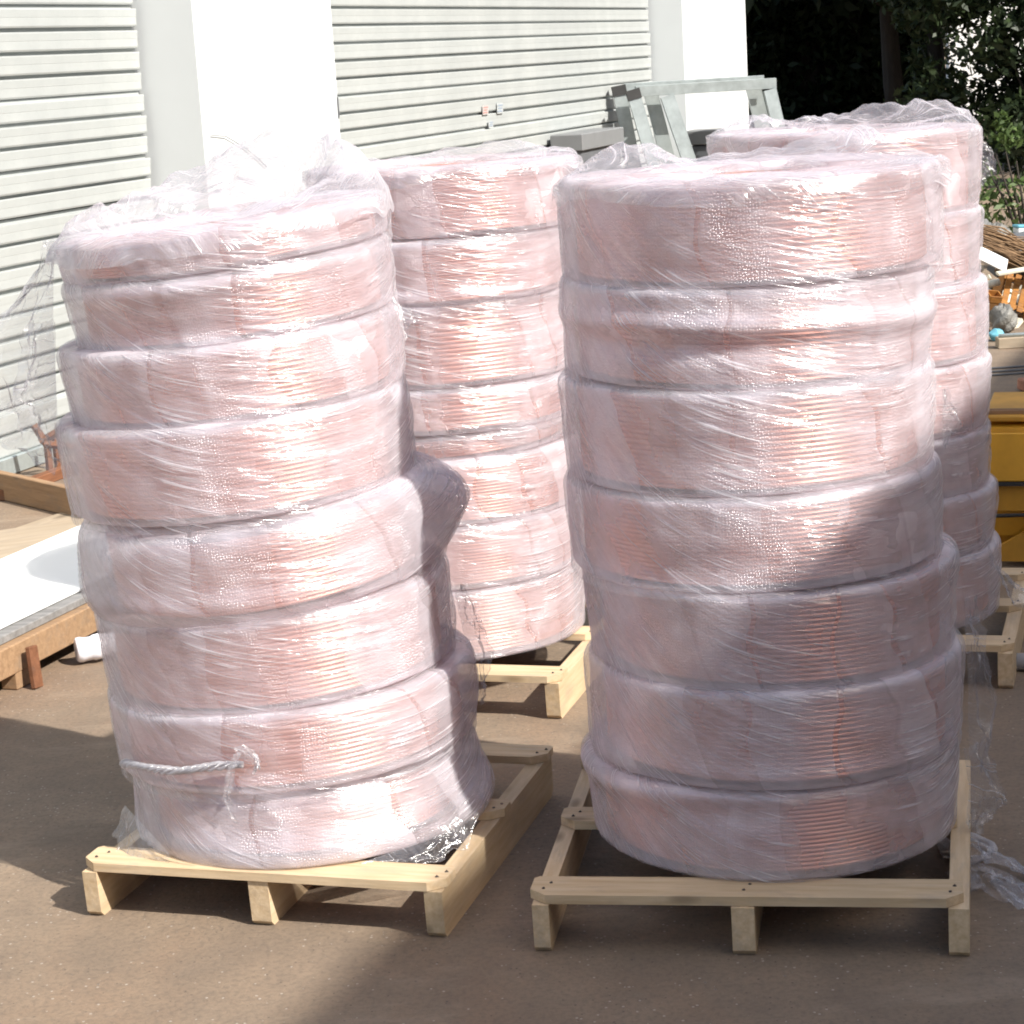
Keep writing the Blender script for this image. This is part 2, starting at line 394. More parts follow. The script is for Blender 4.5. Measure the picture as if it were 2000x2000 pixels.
def film_mat(name, milk, gloss, fine=True):
    """clear stretch film: transparent, glossy, with drawn-out folds that look milky"""
    m, t, b = mat(name)
    uv = N(t, 'ShaderNodeUVMap', uv_map='streak')
    mp = N(t, 'ShaderNodeMapping'); mp.inputs['Scale'].default_value = (2.0, 48, 1); L(t, uv.outputs[0], mp.inputs['Vector'])
    st = noise(t, mp.outputs[0], 1.0, 5, .62, dim='2D')
    mp2 = N(t, 'ShaderNodeMapping'); mp2.inputs['Scale'].default_value = (5.5, 170, 1); L(t, uv.outputs[0], mp2.inputs['Vector'])
    st2 = noise(t, mp2.outputs[0], 1.0, 2, .5, dim='2D')
    pat = noise(t, uv.outputs[0], 4.5, 4, .6, dim='2D')
    line = math_(t, 'MULTIPLY', ramp(t, st2, [(.60, 0.0), (.70, 1.0)]), ramp(t, pat, [(.42, 0.0), (.60, 1.0)]))
    h = math_(t, 'ADD', math_(t, 'MULTIPLY', st, 1.2), math_(t, 'MULTIPLY', line, .30))
    h = math_(t, 'ADD', h, math_(t, 'MULTIPLY', noise(t, uv.outputs[0], 12, 3, dim='2D'), .5))
    nrm = bump(t, h, .5, .012)
    op = math_(t, 'MULTIPLY', ramp(t, st, [(.42, 0.0), (.78, 1.0)]), milk * 1.5)
    op = math_(t, 'ADD', op, math_(t, 'MULTIPLY', line, min(.85, milk * 6.5)))
    op = math_(t, 'ADD', op, math_(t, 'MULTIPLY', ramp(t, pat, [(.45, 0.0), (.75, 1.0)]), milk * 1.2))
    op = math_(t, 'ADD', op, milk * .35, clamp=True)
    lw = N(t, 'ShaderNodeLayerWeight'); lw.inputs['Blend'].default_value = .25; L(t, nrm, lw.inputs['Normal'])
    op = math_(t, 'ADD', op, math_(t, 'MULTIPLY', lw.outputs['Facing'], milk * 2.3), clamp=True)
    op = math_(t, 'MINIMUM', op, .9)
    tr = N(t, 'ShaderNodeBsdfTransparent'); tr.inputs['Color'].default_value = (.975, .975, .975, 1)
    df = N(t, 'ShaderNodeBsdfDiffuse'); df.inputs['Color'].default_value = (.80, .79, .84, 1); L(t, nrm, df.inputs['Normal'])
    tl = N(t, 'ShaderNodeBsdfTranslucent'); tl.inputs['Color'].default_value = (.80, .79, .83, 1)
    dm = N(t, 'ShaderNodeMixShader'); dm.inputs[0].default_value = .5; L(t, df.outputs[0], dm.inputs[1]); L(t, tl.outputs[0], dm.inputs[2])
    mx = N(t, 'ShaderNodeMixShader'); L(t, op, mx.inputs[0]); L(t, tr.outputs[0], mx.inputs[1]); L(t, dm.outputs[0], mx.inputs[2])
    gl = N(t, 'ShaderNodeBsdfGlossy'); gl.inputs['Roughness'].default_value = .16; L(t, nrm, gl.inputs['Normal'])
    m2 = N(t, 'ShaderNodeMixShader'); m2.inputs[0].default_value = gloss
    L(t, mx.outputs[0], m2.inputs[1]); L(t, gl.outputs[0], m2.inputs[2])
    L(t, m2.outputs[0], t.nodes['Material Output'].inputs['Surface'])
    return m
M['film'] = film_mat('film_wrap', .13, .10)
M['film_loose'] = film_mat('film_loose', .12, .11)
M['film_flap'] = film_mat('film_flap', .20, .09)
M['film_rope'] = film_mat('film_rope', .52, .12)

def leaf_mat(name, c1, c2):
    m, t, b = mat(name)
    g = N(t, 'ShaderNodeNewGeometry')
    L(t, ramp(t, g.outputs['Random Per Island'], [(0.0, c1), (1.0, c2)]), b.inputs['Base Color'])
    b.inputs['Roughness'].default_value = .5; b.inputs['Specular IOR Level'].default_value = .3
    tl = N(t, 'ShaderNodeBsdfTranslucent'); L(t, ramp(t, g.outputs['Random Per Island'], [(0.0, tuple(x * 1.3 for x in c1)), (1.0, tuple(x * 1.5 for x in c2))]), tl.inputs['Color'])
    mx = N(t, 'ShaderNodeMixShader'); mx.inputs[0].default_value = .2
    L(t, b.outputs[0], mx.inputs[1]); L(t, tl.outputs[0], mx.inputs[2]); L(t, mx.outputs[0], t.nodes['Material Output'].inputs['Surface'])
    return m
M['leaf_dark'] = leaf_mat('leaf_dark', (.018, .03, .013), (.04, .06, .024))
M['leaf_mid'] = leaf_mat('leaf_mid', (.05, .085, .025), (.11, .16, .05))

# ------------------------------------------------------------------ ground
g = MB(); g.add([(-150, -60, 0), (150, -60, 0), (150, 250, 0), (-150, 250, 0)], [(0, 1, 2, 3)])
g.obj('ground', M['ground'], kind='structure', label='brown grey asphalt yard with grit and stains')

# ------------------------------------------------------------------ warehouse on the left
TH = 20.5 * D2R
wd = Vector((math.sin(TH), math.cos(TH), 0)); wn_ = Vector((math.cos(TH), -math.sin(TH), 0)); UP = Vector((0, 0, 1))
S0 = Vector((-2.347, 9.891, 0)); PW = 0.31; WH = 4.2
def WP(s, n, z): return S0 + wd * s + wn_ * n + UP * z
wh = thing('warehouse', S0, 'white warehouse with pale roller shutters between plain white piers', 'building')
inv = Vector(S0)
def wobj(mb, name, m, parent=None, **kw):
    o = mb.obj(name, m, parent or wh, **kw); o.location = -inv if parent is None else (0, 0, 0); return o
def wbox(s0, s1, n0, n1, z0, z1, mb=None, b=0.0):
    mb = mb or MB(); R = Matrix((wd, wn_, UP)).transposed()
    return mb.box(WP((s0 + s1) / 2, (n0 + n1) / 2, (z0 + z1) / 2), (s1 - s0, n1 - n0, z1 - z0), R, b)
wobj(wbox(1.566, 3.302, -.25, PW, 0, WH), 'pier', M['white_paint'])
wobj(wbox(11.235, 13.767, -.25, PW, 0, WH), 'pier', M['white_paint'])
wobj(wbox(-6.2, -4.6, -.25, PW, 0, WH), 'pier', M['white_paint'])
wobj(wbox(-6.2, 13.767, -.25, PW + .003, WH + .002, WH + 1.6), 'wall', M['white_paint'])
wobj(wbox(-6.2, 13.767, -9.0, -.26, 0, WH + 1.6), 'hall', M['warehouse_grey'])
wobj(wbox(-6.3, 13.85, -9.1, PW + .1, WH + 1.602, WH + 1.75), 'roof', M['warehouse_grey'])
# chipped arris on the first pier and loose wire hanging on it
ch = MB().tube([WP(1.64, PW + .01, 1.49), WP(1.80, PW + .012, 1.475), WP(1.86, PW + .012, 1.455), WP(2.02, PW + .012, 1.40), WP(2.16, PW + .012, 1.335), WP(2.26, PW + .012, 1.28)], .0022, 5)
wobj(ch, 'loose_wire', M['dark_grey'])
ch = MB(); rr_ = random.Random(4)
for k in range(1):
    ch.prism([(0, 0), (.012, .02), (.010, .12), (0, .13)], wd, UP, wn_ * .006, WP(3.302 - .012, PW + .001, 1.50))
wobj(ch, 'chipped_edge', M['dark_grey'])
# roller shutters: every slat its own piece
PITCH_S = .11
prof = [(.0, 0.0), (.004, .002), (.0075, .010), (.009, .050), (.0098, .051), (.013, .086), (.012, .0920), (-.018, .0920), (-.018, .11), (-.030, .11), (-.030, 0.0)]
def slat_mesh(length):
    mb = MB(); mb.prism([(p[0], p[1]) for p in prof], wn_, UP, wd * length); return mb.mesh('slat', M['shutter'])
def shutter(s0, s1, top, label, seed):
    ro = random.Random(seed)
    sh = wbox(s0, s1, -.09, -.06, 0, top).obj('roller_shutter', M['dark_in'], wh, label=label); sh.location = -inv
    me = slat_mesh(s1 - s0 - .05)
    z = .09; i = 0
    while z + PITCH_S < top:
        o = link('slat', me, sh); o.location = WP(s0 + .012 + ro.uniform(-.009, .009), -.012 + ro.uniform(-.004, .004), z + ro.uniform(-.0022, .0022)); o.rotation_euler = (ro.uniform(-.0006, .0006), ro.uniform(-.0006, .0006), ro.uniform(-.0008, .0008))
        z += PITCH_S; i += 1
    bb = wbox(s0 + .01, s1 - .03, -.02, .02, .004, .088, b=.004).obj('bottom_bar', M['galv'], sh)
    wbox(s1 - .036, s1 - .003, -.055, -.04, 0, top).obj('guide_rail', M['dark_grey'], sh)  # recessed strip, dark grey to carry the shade of the guide gap
    wbox(s0 - .02, s0 + .008, -.03, .02, 0, top).obj('guide_rail', M['dark_grey'], sh)
    return sh
shutter(-4.55, 1.563, WH, 'pale roller shutter at the near end of the warehouse', 1)
sh2 = shutter(3.33, 11.232, WH, 'pale roller shutter between the two white piers', 2)
for (s_, z_, w_, h_, mt, ik) in ((6.62, 1.425, .12, .07, 'sticker_red', 'ink_red'), (6.94, 1.425, .13, .08, 'sticker_blue', 'ink_blue'), (6.72, 1.315, .10, .05, 'sticker_blue', 'ink_blue')):
    pl_ = MB(); R_ = Matrix((wd, wn_, UP)).transposed()
    pl_.box(WP(s_, .0085, z_), (w_, .002, h_), R_); q_ = pl_.obj('printed_notice', M[mt], sh2)
    ln = MB()
    for k in range(3):
        ln.box(WP(s_ + (k - 1) * .008, .0105, z_ + (k - 1) * h_ * .27), (w_ * (.78 - .12 * (k % 2)), .0015, h_ * .13), R_)
    ln.obj('print', M[ik], sh2)

# low grey cabinet bench by the second shutter and the steel trestles
bt = thing('metal_bench', (0, 0, 0), 'low dark grey steel cabinet against the far shutter, left of the trestles', 'cabinet')
wbox(8.05, 9.15, .05, .28, .01, 1.02, None, .005).obj('body', M['dark_grey'], bt)
wbox(8.02, 9.18, .03, .31, 1.023, 1.16, None, .008).obj('lid', M['bench_grey'], bt)
t2 = thing('metal_bench', (0, 0, 0), 'small grey steel box beside the white far pier, right of the trestles', 'cabinet')
MB().box((1.98, 19.6, .46), (.26, .3, .90), Rz(-.3), .006).obj('body', M['dark_grey'], t2)
MB().box((1.98, 19.59, .985), (.30, .34, .13), Rz(-.3), .01).obj('lid', M['bench_grey'], t2)

def trestle(oy, bar, legs, label):
    t = thing('metal_trestle', (1.8, oy, 0), label, 'trestle', 'galvanised steel trestles nested by the far pier')
    x0, x1, H = bar; b = MB()   # channel section crossbar: web, top flange, lip
    b.box(((x0 + x1) / 2 - 1.8, 0, H - .045), (x1 - x0, .012, .09), None, .002); b.box(((x0 + x1) / 2 - 1.8, .062, H - .004), (x1 - x0, .112, .008)); b.box(((x0 + x1) / 2 - 1.8, .122, H - .03), (x1 - x0, .008, .05))
    b.obj('crossbar', M['galv'], t)
    for (xa, xb, ya, yb, top, wdt, cap) in legs:
        a = Vector((xa - 1.8, ya, top)); e = Vector((xb - 1.8, yb, 0)); d = (e - a); Lg = d.length; z = -d.normalized()
        x = Vector((1, 0, 0)); x = (x - z * x.dot(z)).normalized(); y = z.cross(x); R = Matrix((x, y, z)).transposed()
        mb = MB()
        mb.box((a + e) / 2, (wdt, .008, Lg), R)
        mb.box((a + e) / 2 + x * (wdt / 2) + y * .04, (.008, .09, Lg), R); mb.box((a + e) / 2 - x * (wdt / 2) + y * .04, (.008, .09, Lg), R)
        lo = mb.obj('leg', M['galv'], t)
        if cap: MB().box(a + z * -.038 + y * .036, (wdt + .016, .10, .085), R).obj('dark_open_end', M['rubber'], lo)  # black box stands for the dark inside of the open leg end
    MB().box((.3, yb * .55, .42), (.9, .03, .08)).obj('brace', M['galv'], t)
    return t
trestle(18.70, (1.30, 2.53, 1.49), [(1.27, 1.62, -.03, -.16, 1.46, .105, True), (1.57, 1.98, -.03, -.16, 1.395, .11, False), (2.47, 2.74, -.03, -.16, 1.395, .10, False)], 'galvanised steel trestle with open ended legs, nearer of the nested pair')
trestle(18.98, (1.22, 2.46, 1.515), [(1.165, 1.40, -.03, -.02, 1.495, .11, True), (1.45, 1.76, -.03, -.02, 1.42, .115, False), (2.36, 2.66, -.03, -.02, 1.42, .12, False)], 'galvanised steel trestle tucked behind the other trestle')

# ------------------------------------------------------------------ neighbouring warehouse behind the camera, right: throws the shade on the yard
ed = Vector((.39, .92, 0)).normalized(); P0 = Vector((-.39, 4.01, 0))
dist_h = 9.0
hs = Vector((math.sin(SUN_AZ * D2R), -math.cos(SUN_AZ * D2R), 0))
edge = P0 + hs * dist_h; hz = dist_h * math.tan(SUN_EL * D2R)
en = Vector((ed.y, -ed.x, 0))
nb = thing('neighbouring_warehouse', edge, 'grey warehouse facing the yard from behind the camera', 'building')
RR = Matrix((ed, en, UP)).transposed()
MB().box(ed * 10 + en * 6.05 + UP * (hz / 2 - .1), (80, 12, hz - .2), RR).obj('wall', M['warehouse_grey'], nb)
MB().box(ed * 10 + en * 6.0 + UP * (hz - .1), (80.2, 12.0, .2), RR).obj('roof', M['dark_grey'], nb)

# ------------------------------------------------------------------ pallets
def pallet(ox, oy, rz, W, Dp, label, boards, chamf=.035, splay=0.0):
    """origin = front left ground corner; x along the front, y to the back"""
    t = thing('wooden_pallet', (ox, oy, 0), label, 'pallet', 'low three-runner pallets under the coil towers', rz)
    ro = random.Random(int(abs(ox * 977 + oy * 31)))
    for x in (.02, W / 2, W - .02):
        wdt = .034 if x < .1 else (.046 if x < W * .8 else .040)
        o = link('runner', None, t) if False else None
        mb = MB(); c = .012
        mb.prism([(0.006, 0.012), (.018, 0), (Dp - .02, 0), (Dp, .015), (Dp, .1065), (.0, .1065)], (0, 1, 0), (0, 0, 1), (wdt, 0, 0), (0, 0, 0))
        ob = mb.obj('runner', M['pallet_wood'], t)
        # grain runs along local x, so build along x by rotating the object
        me = ob.data
        for v in me.vertices:
            px, py, pz = v.co; v.co = (py, -px, pz)
        far = x > W * .8
        ob.rotation_euler = (0, 0, math.pi / 2 + ro.uniform(-.012, .012) - (splay if far else 0)); ob.location = (x - wdt / 2 + (splay * .25 if far else 0), ro.uniform(-.006, .006), 0)
    for (y0, wb, dz) in boards:
        mb = MB(); c = chamf
        x0, x1 = -.004, W + .004
        pts = [(x0 + c, y0), (x1 - c, y0), (x1, y0 + c * .9), (x1, y0 + wb - .01), (x1 - .01, y0 + wb), (x0 + .01, y0 + wb), (x0, y0 + wb - .01), (x0, y0 + c * .9)]
        mb.prism(pts, (1, 0, 0), (0, 1, 0), (0, 0, .0195), (0, 0, .1080 + dz))
        bo = mb.obj('board', M['pallet_wood'], t); bo.rotation_euler = (0, 0, ro.uniform(-.006, .006))
        for x in (.022, W / 2, W - .022):
            for k in (0, 1):
                nb_ = MB().tube([(x + ro.uniform(-.006, .006) + k * .012, y0 + wb * (.35 + .3 * k), 0.125 + dz), (x + k * .012, y0 + wb * (.35 + .3 * k), .1295 + dz)], .0035, 6)
                nb_.obj('nail', M['nail'], bo)
    return t
BD = [(0, .10, 0), (.42, .09, 0), (.80, .09, 0)]
PR = pallet(-.010, 4.028, -10.3 * D2R, .865, .89, 'pale wooden pallet under the front right coil tower, mostly in shade', BD, splay=.052)
PL = pallet(-.993, 4.362, -17.3 * D2R, .835, .89, 'pale wooden pallet under the front left leaning tower, its front edge sunlit', BD)
PM = pallet(-.722, 5.812, -17.2 * D2R, .86, .89, 'pale wooden pallet under the rear middle coil tower', BD)
PB = pallet(.540, 5.842, -17.0 * D2R, .86, .89, 'pale wooden pallet under the rear right coil tower, poking out past it at right', BD)

# ------------------------------------------------------------------ coils
def winding_mesh(turns):
    """ring of close wound copper tube, outer radius 1 x .39, height 1 (scaled per coil)"""
    nth = 88; R = .385; Ri = .17; rows = []
    a = np.linspace(-70, 70, 5) * D2R; rt = .5 / turns
    for k in range(turns):
        zc = (k + .5) / turns
        for q in a: rows.append((R - .0055 + .0055 * math.cos(q), zc + rt * math.sin(q)))
    nt_ = 12; w_ = (R - Ri) / nt_
    for k in range(nt_):
        rc = R - (k + .5) * w_
        for q in (-55, 0, 55): rows.append((rc - w_ / 2 * math.sin(q * D2R), 1.0 + (math.cos(q * D2R) - 1) * .04))
    rows += [(Ri, .98), (Ri, .02), (R * .99, .0)]
    th = np.arange(nth) * 2 * math.pi / nth
    P = np.zeros((len(rows), nth, 3))
    for i, (r, z) in enumerate(rows):
        P[i, :, 0] = r * np.sin(th); P[i, :, 1] = -r * np.cos(th); P[i, :, 2] = z
    return grid_mesh('winding', P, M['copper'])
WIND = {k: winding_mesh(k) for k in (6, 9, 14, 18)}
def pick_wind(h):
    return WIND[min(WIND, key=lambda k: abs(k * .0112 - h))]

def slope_int(th, R):
    """integral of streak slope round the ring: steep on the left flank, flat in front, rising on the right"""
    g = np.linspace(-math.pi, math.pi, 721); s = -.24 - 1.05 * np.clip(-np.sin(g), 0, 1) ** 1.7 + .55 * np.clip(np.sin(g), 0, 1) ** 2
    I = np.concatenate([[0], np.cumsum((s[1:] + s[:-1]) / 2 * np.diff(g))]) * R
    I -= np.interp(0, g, I)
    return np.interp(th, g, I)

def ring_skin(R, h, seed, cb, ct, off, nth, nwall, amp, strips, bulge, film, z0, inner, tap=.0, skirt=0.0):
    """skin round a ring: rounded section with wrinkles; rows from under edge up the wall, over the shoulder, across the top, down the bore"""
    rows = []; cb = min(cb, h * .33); ct = min(ct, h * .4)
    Rw = R + off
    if skirt > 0:
        rows += [(Rw + .001, -skirt), (Rw + .0015, -skirt * .5)]
    else:
        rows.append((Rw - cb - .05, .002)); rows.append((Rw - cb - .012, .001))
    for q in (np.linspace(60, 90, 2) if skirt > 0 else np.linspace(0, 90, 6)): rows.append((Rw - cb + cb * math.sin(q * D2R), cb - cb * math.cos(q * D2R)))
    for z in np.linspace(cb, h - ct, nwall + 2)[1:-1]: rows.append((Rw + .0015 * math.sin((z - cb) / (h - cb - ct) * math.pi), z))
    for q in np.linspace(0, 90, 8): rows.append((Rw - ct + ct * math.cos(q * D2R) ** .72, h - ct + ct * math.sin(q * D2R) ** .85 + (off * .5 if film else 0)))
    for r in np.linspace(Rw - ct - .02, inner, 5): rows.append((r, h + (off * .5 if film else 0)))
    if not film:
        for z in (h - .02, h * .5, .02): rows.append((inner - .01, z))
    rows = np.array(rows); nr = len(rows)
    rows[:, 0] -= tap * np.clip(1 - rows[:, 1] / (h - ct), 0, 1) * (rows[:, 0] > R * .7)
    s = np.concatenate([[0], np.cumsum(np.hypot(np.diff(rows[:, 0]), np.diff(rows[:, 1])))])
    th = -math.pi + np.arange(nth) * 2 * math.pi / nth
    TH2, RI = np.meshgrid(th, rows[:, 0]); _, ZI = np.meshgrid(th, rows[:, 1]); _, SI = np.meshgrid(th, s)
    u = TH2 * .4
    pu = int(round(2 * math.pi * .4 * 10))
    wallw = np.clip(RI / Rw, 0, 1) ** 2
    d = vnoise(u * 10 + 50, SI * 14 + seed, seed, None) * amp * 1.6
    d += vnoise(u * 3.2 + 20, SI * 5 + seed * 1.7, seed + 9) * amp * 2.0
    if film:
        sl = SI - slope_int(TH2, R)
        d += (np.abs(vnoise(u * 5 + 30, sl * 42 + seed, seed + 3)) - .2) * amp * 2.4
        d += vnoise(u * 16 + 30, sl * 90, seed + 5) * amp * .8
    if strips:
        q = (u + .17 * SI) / .135 + seed * .37
        d += (q - np.floor(q)) * -.0035
    # seam blend at the back so that noise need not be periodic
    blend = np.clip((math.pi - np.abs(TH2)) / .4, 0, 1); d = np.maximum(d * blend, -.008)
    dz = vnoise(u * 4 + 10, SI * 3 + seed * 2.1, seed + 21) * amp * 1.5 * blend
    for (bt_, bw, bz, bh, ba) in bulge:
        d += ba * np.exp(-((TH2 - bt_) / bw) ** 2 - ((ZI - bz) / bh) ** 2)
    topw = np.clip((ZI - (h - ct)) / max(ct, .01), 0, 1)
    d = np.maximum(d, -.0155)
    r = RI + d * wallw
    z = ZI + dz * .6 + topw * vnoise(u * 8 + 3, RI * 20, seed + 2) * amp * 2 * blend
    P = np.stack([r * np.sin(TH2), -r * np.cos(TH2), z], -1)
    th1 = np.append(th, math.pi); T1, S1 = np.meshgrid(th1, s)
    uv = np.stack([T1 * .4, S1], -1)
    v_ = S1 + z0
    st = np.stack([T1 * .4 + seed * .13 * 0, v_ - slope_int(T1, R)], -1)
    return P, uv, st

GC = 'bubble-wrapped copper tube coils stacked on the pallets'
def coil(x, y, z0, z1, R, seed, label, tilt=(0, 0), bulge=(), ct=.024, cb=.007, milk=None):
    h = z1 - z0; tap = random.Random(seed).uniform(.003, .015)
    t = thing('copper_coil', (x, y, z0), label, 'copper coil', GC)
    t.rotation_euler = (tilt[0], tilt[1], 0)
    wo = link('winding', pick_wind(h), t); s = (R - .031 - tap - max(0, ct - .028) * .5) / .385; wo.scale = (s, s, h - .022 - max(0, ct - .028) * .6); wo.location = (0, 0, .009); wo.rotation_euler = (0, 0, seed * 1.3)
    P, uv, st = ring_skin(R, h, seed, cb, ct, -.004, 168, 9, .0030, True, bulge, False, z0, .17, tap)
    link('bubble_wrap', grid_mesh('bubble_wrap', P, M['bubble'], uv, st), t)
    P, uv, st = ring_skin(R, h, seed + 40, cb * .8, ct * 1.05, -.0005, 320, 26, .0034, False, bulge, True, z0, .24, tap, 0.0 if z0 < .2 else .016)
    link('film_wrap', grid_mesh('film_wrap', P, M['film'], uv, st), t)
    return t
ORD = ['topmost', 'second', 'third', 'fourth', 'fifth', 'sixth', 'seventh', 'lowest']
def tower(zs, rows, y, where, seed, tilts=None, bulges=None, extra=None, cts=None):
    n = len(rows)
    for i in range(n):
        o = 'lowest' if i == n - 1 else ORD[i]
        lab = (extra or {}).get(i) or (('%s pink bubble-wrapped copper coil of the %s' if o in ('topmost', 'lowest') else '%s pink bubble-wrapped copper coil from the top of the %s') % (o, where))
        x, R = rows[i]
        coil(x, y, zs[i + 1], zs[i], R, seed + i * 7, lab, (tilts or {}).get(i, (0, 0)), (bulges or {}).get(i, ()), (cts or {}).get(i, .024))
zR = [1.548, 1.344, 1.143, .931, .738, .532, .320, .1295]
tower(zR, [(.531, .398), (.515, .390), (.511, .393), (.519, .400), (.546, .406), (.549, .410), (.538, .408)], 4.405, 'front right tower', 100,
      tilts={0: (.0, -.006), 1: (.012, .02), 3: (0, -.012), 4: (.008, .01), 5: (-.008, .006)},
      bulges={0: [(-.4, .5, .02, .04, -.004)], 1: [(-.3, 1.1, .125, .018, .016), (-.4, 1.0, .085, .025, -.010), (.9, .6, .11, .02, .010)], 3: [(-.6, .5, .05, .04, -.010)], 4: [(.9, .6, .1, .08, -.012)], 2: [(-.5, .6, .08, .05, -.006)], 5: [(-1.2, .4, .02, .05, .012), (.2, .9, .03, .02, .010)], 6: [(-1.2, .55, .165, .03, .020), (-.3, .4, .15, .03, -.010)]},
      extra={0: 'topmost copper coil of the front right tower, its bright copper turns showing through bubble wrap'})
zL = [1.496, 1.411, 1.261, 1.097, .892, .680, .473, .298, .1295]
tower(zL, [(-.593, .368), (-.584, .365), (-.594, .382), (-.598, .395), (-.558, .410), (-.546, .406), (-.524, .420), (-.508, .402)], 4.66, 'front left leaning tower', 200,
      tilts={0: (.012, -.095), 1: (.012, -.08), 2: (.01, -.065), 3: (.005, -.06), 4: (.02, -.095), 5: (0, -.055), 6: (0, -.04), 7: (0, -.02)},
      bulges={4: [(1.72, .36, .105, .085, .072), (-1.2, .7, .06, .06, .018), (-.1, .9, .04, .03, .014), (.5, .4, .12, .03, -.006)], 7: [(1.3, .8, .03, .06, .024), (.2, 1.5, .012, .055, .026)], 1: [(-.3, 1.0, .03, .03, -.010), (-.3, 1.2, .12, .02, .008)], 6: [(1.4, .5, .1, .08, .012), (-.6, .6, .05, .02, -.012)]},
      extra={0: 'thin half-height copper coil on top of the front left leaning tower', 4: 'bulging tilted copper coil sticking out midway up the front left leaning tower', 7: 'flared lowest copper coil of the front left leaning tower, on its pallet'},
      cts={0: .02, 7: .06, 4: .07})
zM = [1.517, 1.331, 1.149, .910, .783, .711, .521, .337, .1295]
tower(zM, [(-.140, .396), (-.164, .397), (-.172, .393), (-.177, .399), (-.180, .393), (-.183, .401), (-.187, .405), (-.196, .407)], 6.15, 'rear middle tower', 300,
      tilts={1: (.02, -.02), 2: (-.01, -.01), 4: (.02, -.03)}, bulges={1: [(0, 1, .02, .02, .012)]},
      extra={4: 'thin low copper coil midway down the rear middle tower'}, cts={4: .02})
zB = [1.545, 1.313, 1.105, .888, .685, .512, .336, .1295]
tower(zB, [(1.015, .388), (1.015, .391), (1.027, .396), (1.026, .400), (1.024, .401), (1.033, .408), (1.040, .409)], 6.12, 'rear right tower', 400,
      tilts={0: (.0, .015), 2: (0, -.012)})

# ------------------------------------------------------------------ loose stretch film on the towers
def gauss(th, c, w_): 
    d = (th - c + math.pi) % (2 * math.pi) - math.pi
    return np.exp(-(d / w_) ** 2)
def hood(parent, cx, cy, R, ztop, peaks, base, seed, mt='film_loose', tilt=0.0):
    nth, nr = 200, 44
    th = -math.pi + np.arange(nth) * 2 * math.pi / nth
    hh = base + sum(a * gauss(th, c, w_) for (c, w_, a) in peaks)
    s = np.linspace(0, 1, nr)
    T, S = np.meshgrid(th, s); H_, _ = np.meshgrid(hh, s)
    up = np.where(S < .18, (S / .18) ** .8, np.clip(1 - (S - .18) / .55, 0, 1) ** 1.5)
    r = R + .006 - np.where(S < .18, .07 * S / .18 * np.clip(H_ / .05, 0, 1), .07 * np.clip(H_ / .05, 0, 1)) - np.clip(S - .10, 0, 1) / .9 * (R - .07)
    c1 = np.cos(T) * r; s1 = np.sin(T) * r
    q1 = s1 + up * .3 * np.cos(T * 2); q2 = c1 + up * .3 * np.sin(T * 3)
    cr_ = (np.abs(vnoise(q1 * 7 + 40, q2 * 7 + 40, seed)) + .32 * np.abs(vnoise(q1 * 16 + 40, q2 * 12 + 40, seed + 1)) + .06 * np.abs(vnoise(q1 * 37 + 90, q2 * 31 + 40, seed + 2))) - .2
    z = ztop - (.012 + .03 * (vnoise(T * 6 + 30, T * 0 + 2, seed + 7) + .3)) * (S < .01) + up * H_ + cr_ * .05 * np.clip(S * 8, 0, 1) * np.clip(.4 + H_ / .08, 0, 1.0) + .010 * np.clip(S * 10, 0, 1)
    z = np.maximum(z, ztop - .03 + .040 * np.clip(S * 12, 0, 1))
    r = r + vnoise(T * 5 + 20, S * 9, seed + 6) * .02 * np.clip((math.pi - np.abs(T)) / .4, 0, 1)
    z = z + r * np.sin(T) * tilt
    P = np.stack([cx + r * np.sin(T) , cy - r * np.cos(T), z], -1)
    T1, S1 = np.meshgrid(np.append(th, math.pi), s)
    uv = np.stack([T1 * .4, S1 * .5], -1)
    st = np.stack([T1 * .34 + S1 * .15, S1 * .55 + .05 * np.sin(T1 * 2.3) + .03 * np.sin(T1 * 5 + S1 * 6)], -1)
    me = grid_mesh('hood', P, M[mt], uv, st)
    return link('hood', me, parent)
def flap(parent, name, base_pts, out, seed, amp=.02, n=26, m_=30, mt='film_loose', taper=.5):
    """crumpled sheet: base polyline (list of points) pulled out along out vector(s)"""
    base = np.array(base_pts, float); k = len(base)
    tt = np.linspace(0, 1, m_); xs = np.linspace(0, 1, k)
    B = np.stack([np.interp(tt, xs, base[:, i]) for i in range(3)], -1)
    out = np.array(out, float)
    if out.ndim == 1: out = np.repeat(out[None], k, 0)
    O = np.stack([np.interp(tt, xs, out[:, i]) for i in range(3)], -1)
    ss = np.linspace(0, 1, n)
    prof_ = (1 - taper) + taper * np.sin(np.pi * np.clip(tt * .92 + .04, 0, 1))
    rag = 1 + .35 * vnoise(tt * 9, tt * 0 + seed, seed)
    P = B[None] + O[None] * (ss[:, None] * (prof_ * rag)[None])[..., None]
    Sg, Tg = np.meshgrid(ss, tt, indexing='ij')
    for ax in range(3):
        dd = (vnoise(Tg * 6 + ax * 31, Sg * 4 + seed, seed + ax) + .6 * np.abs(vnoise(Tg * 17 + ax * 11, Sg * 9, seed + 5 + ax)) + .35 * vnoise(Tg * 40, Sg * 22 + ax * 5, seed + 8 + ax))
        P[..., ax] += dd * amp * np.clip(Sg * 2.2, .08, 1)
    P[..., 2] = np.maximum(P[..., 2], .004 + .004 * Sg)
    L_ = np.linalg.norm(base[-1] - base[0]); W_ = np.linalg.norm(out.mean(0))
    uv = np.stack([Sg * W_, Tg * L_], -1)
    me = grid_mesh(name, P, M[mt], uv, uv, wrap=False)
    return link(name, me, parent)
def cylp(cx, cy, R, th, z): return (cx + R * math.sin(th), cy - R * math.cos(th), z)

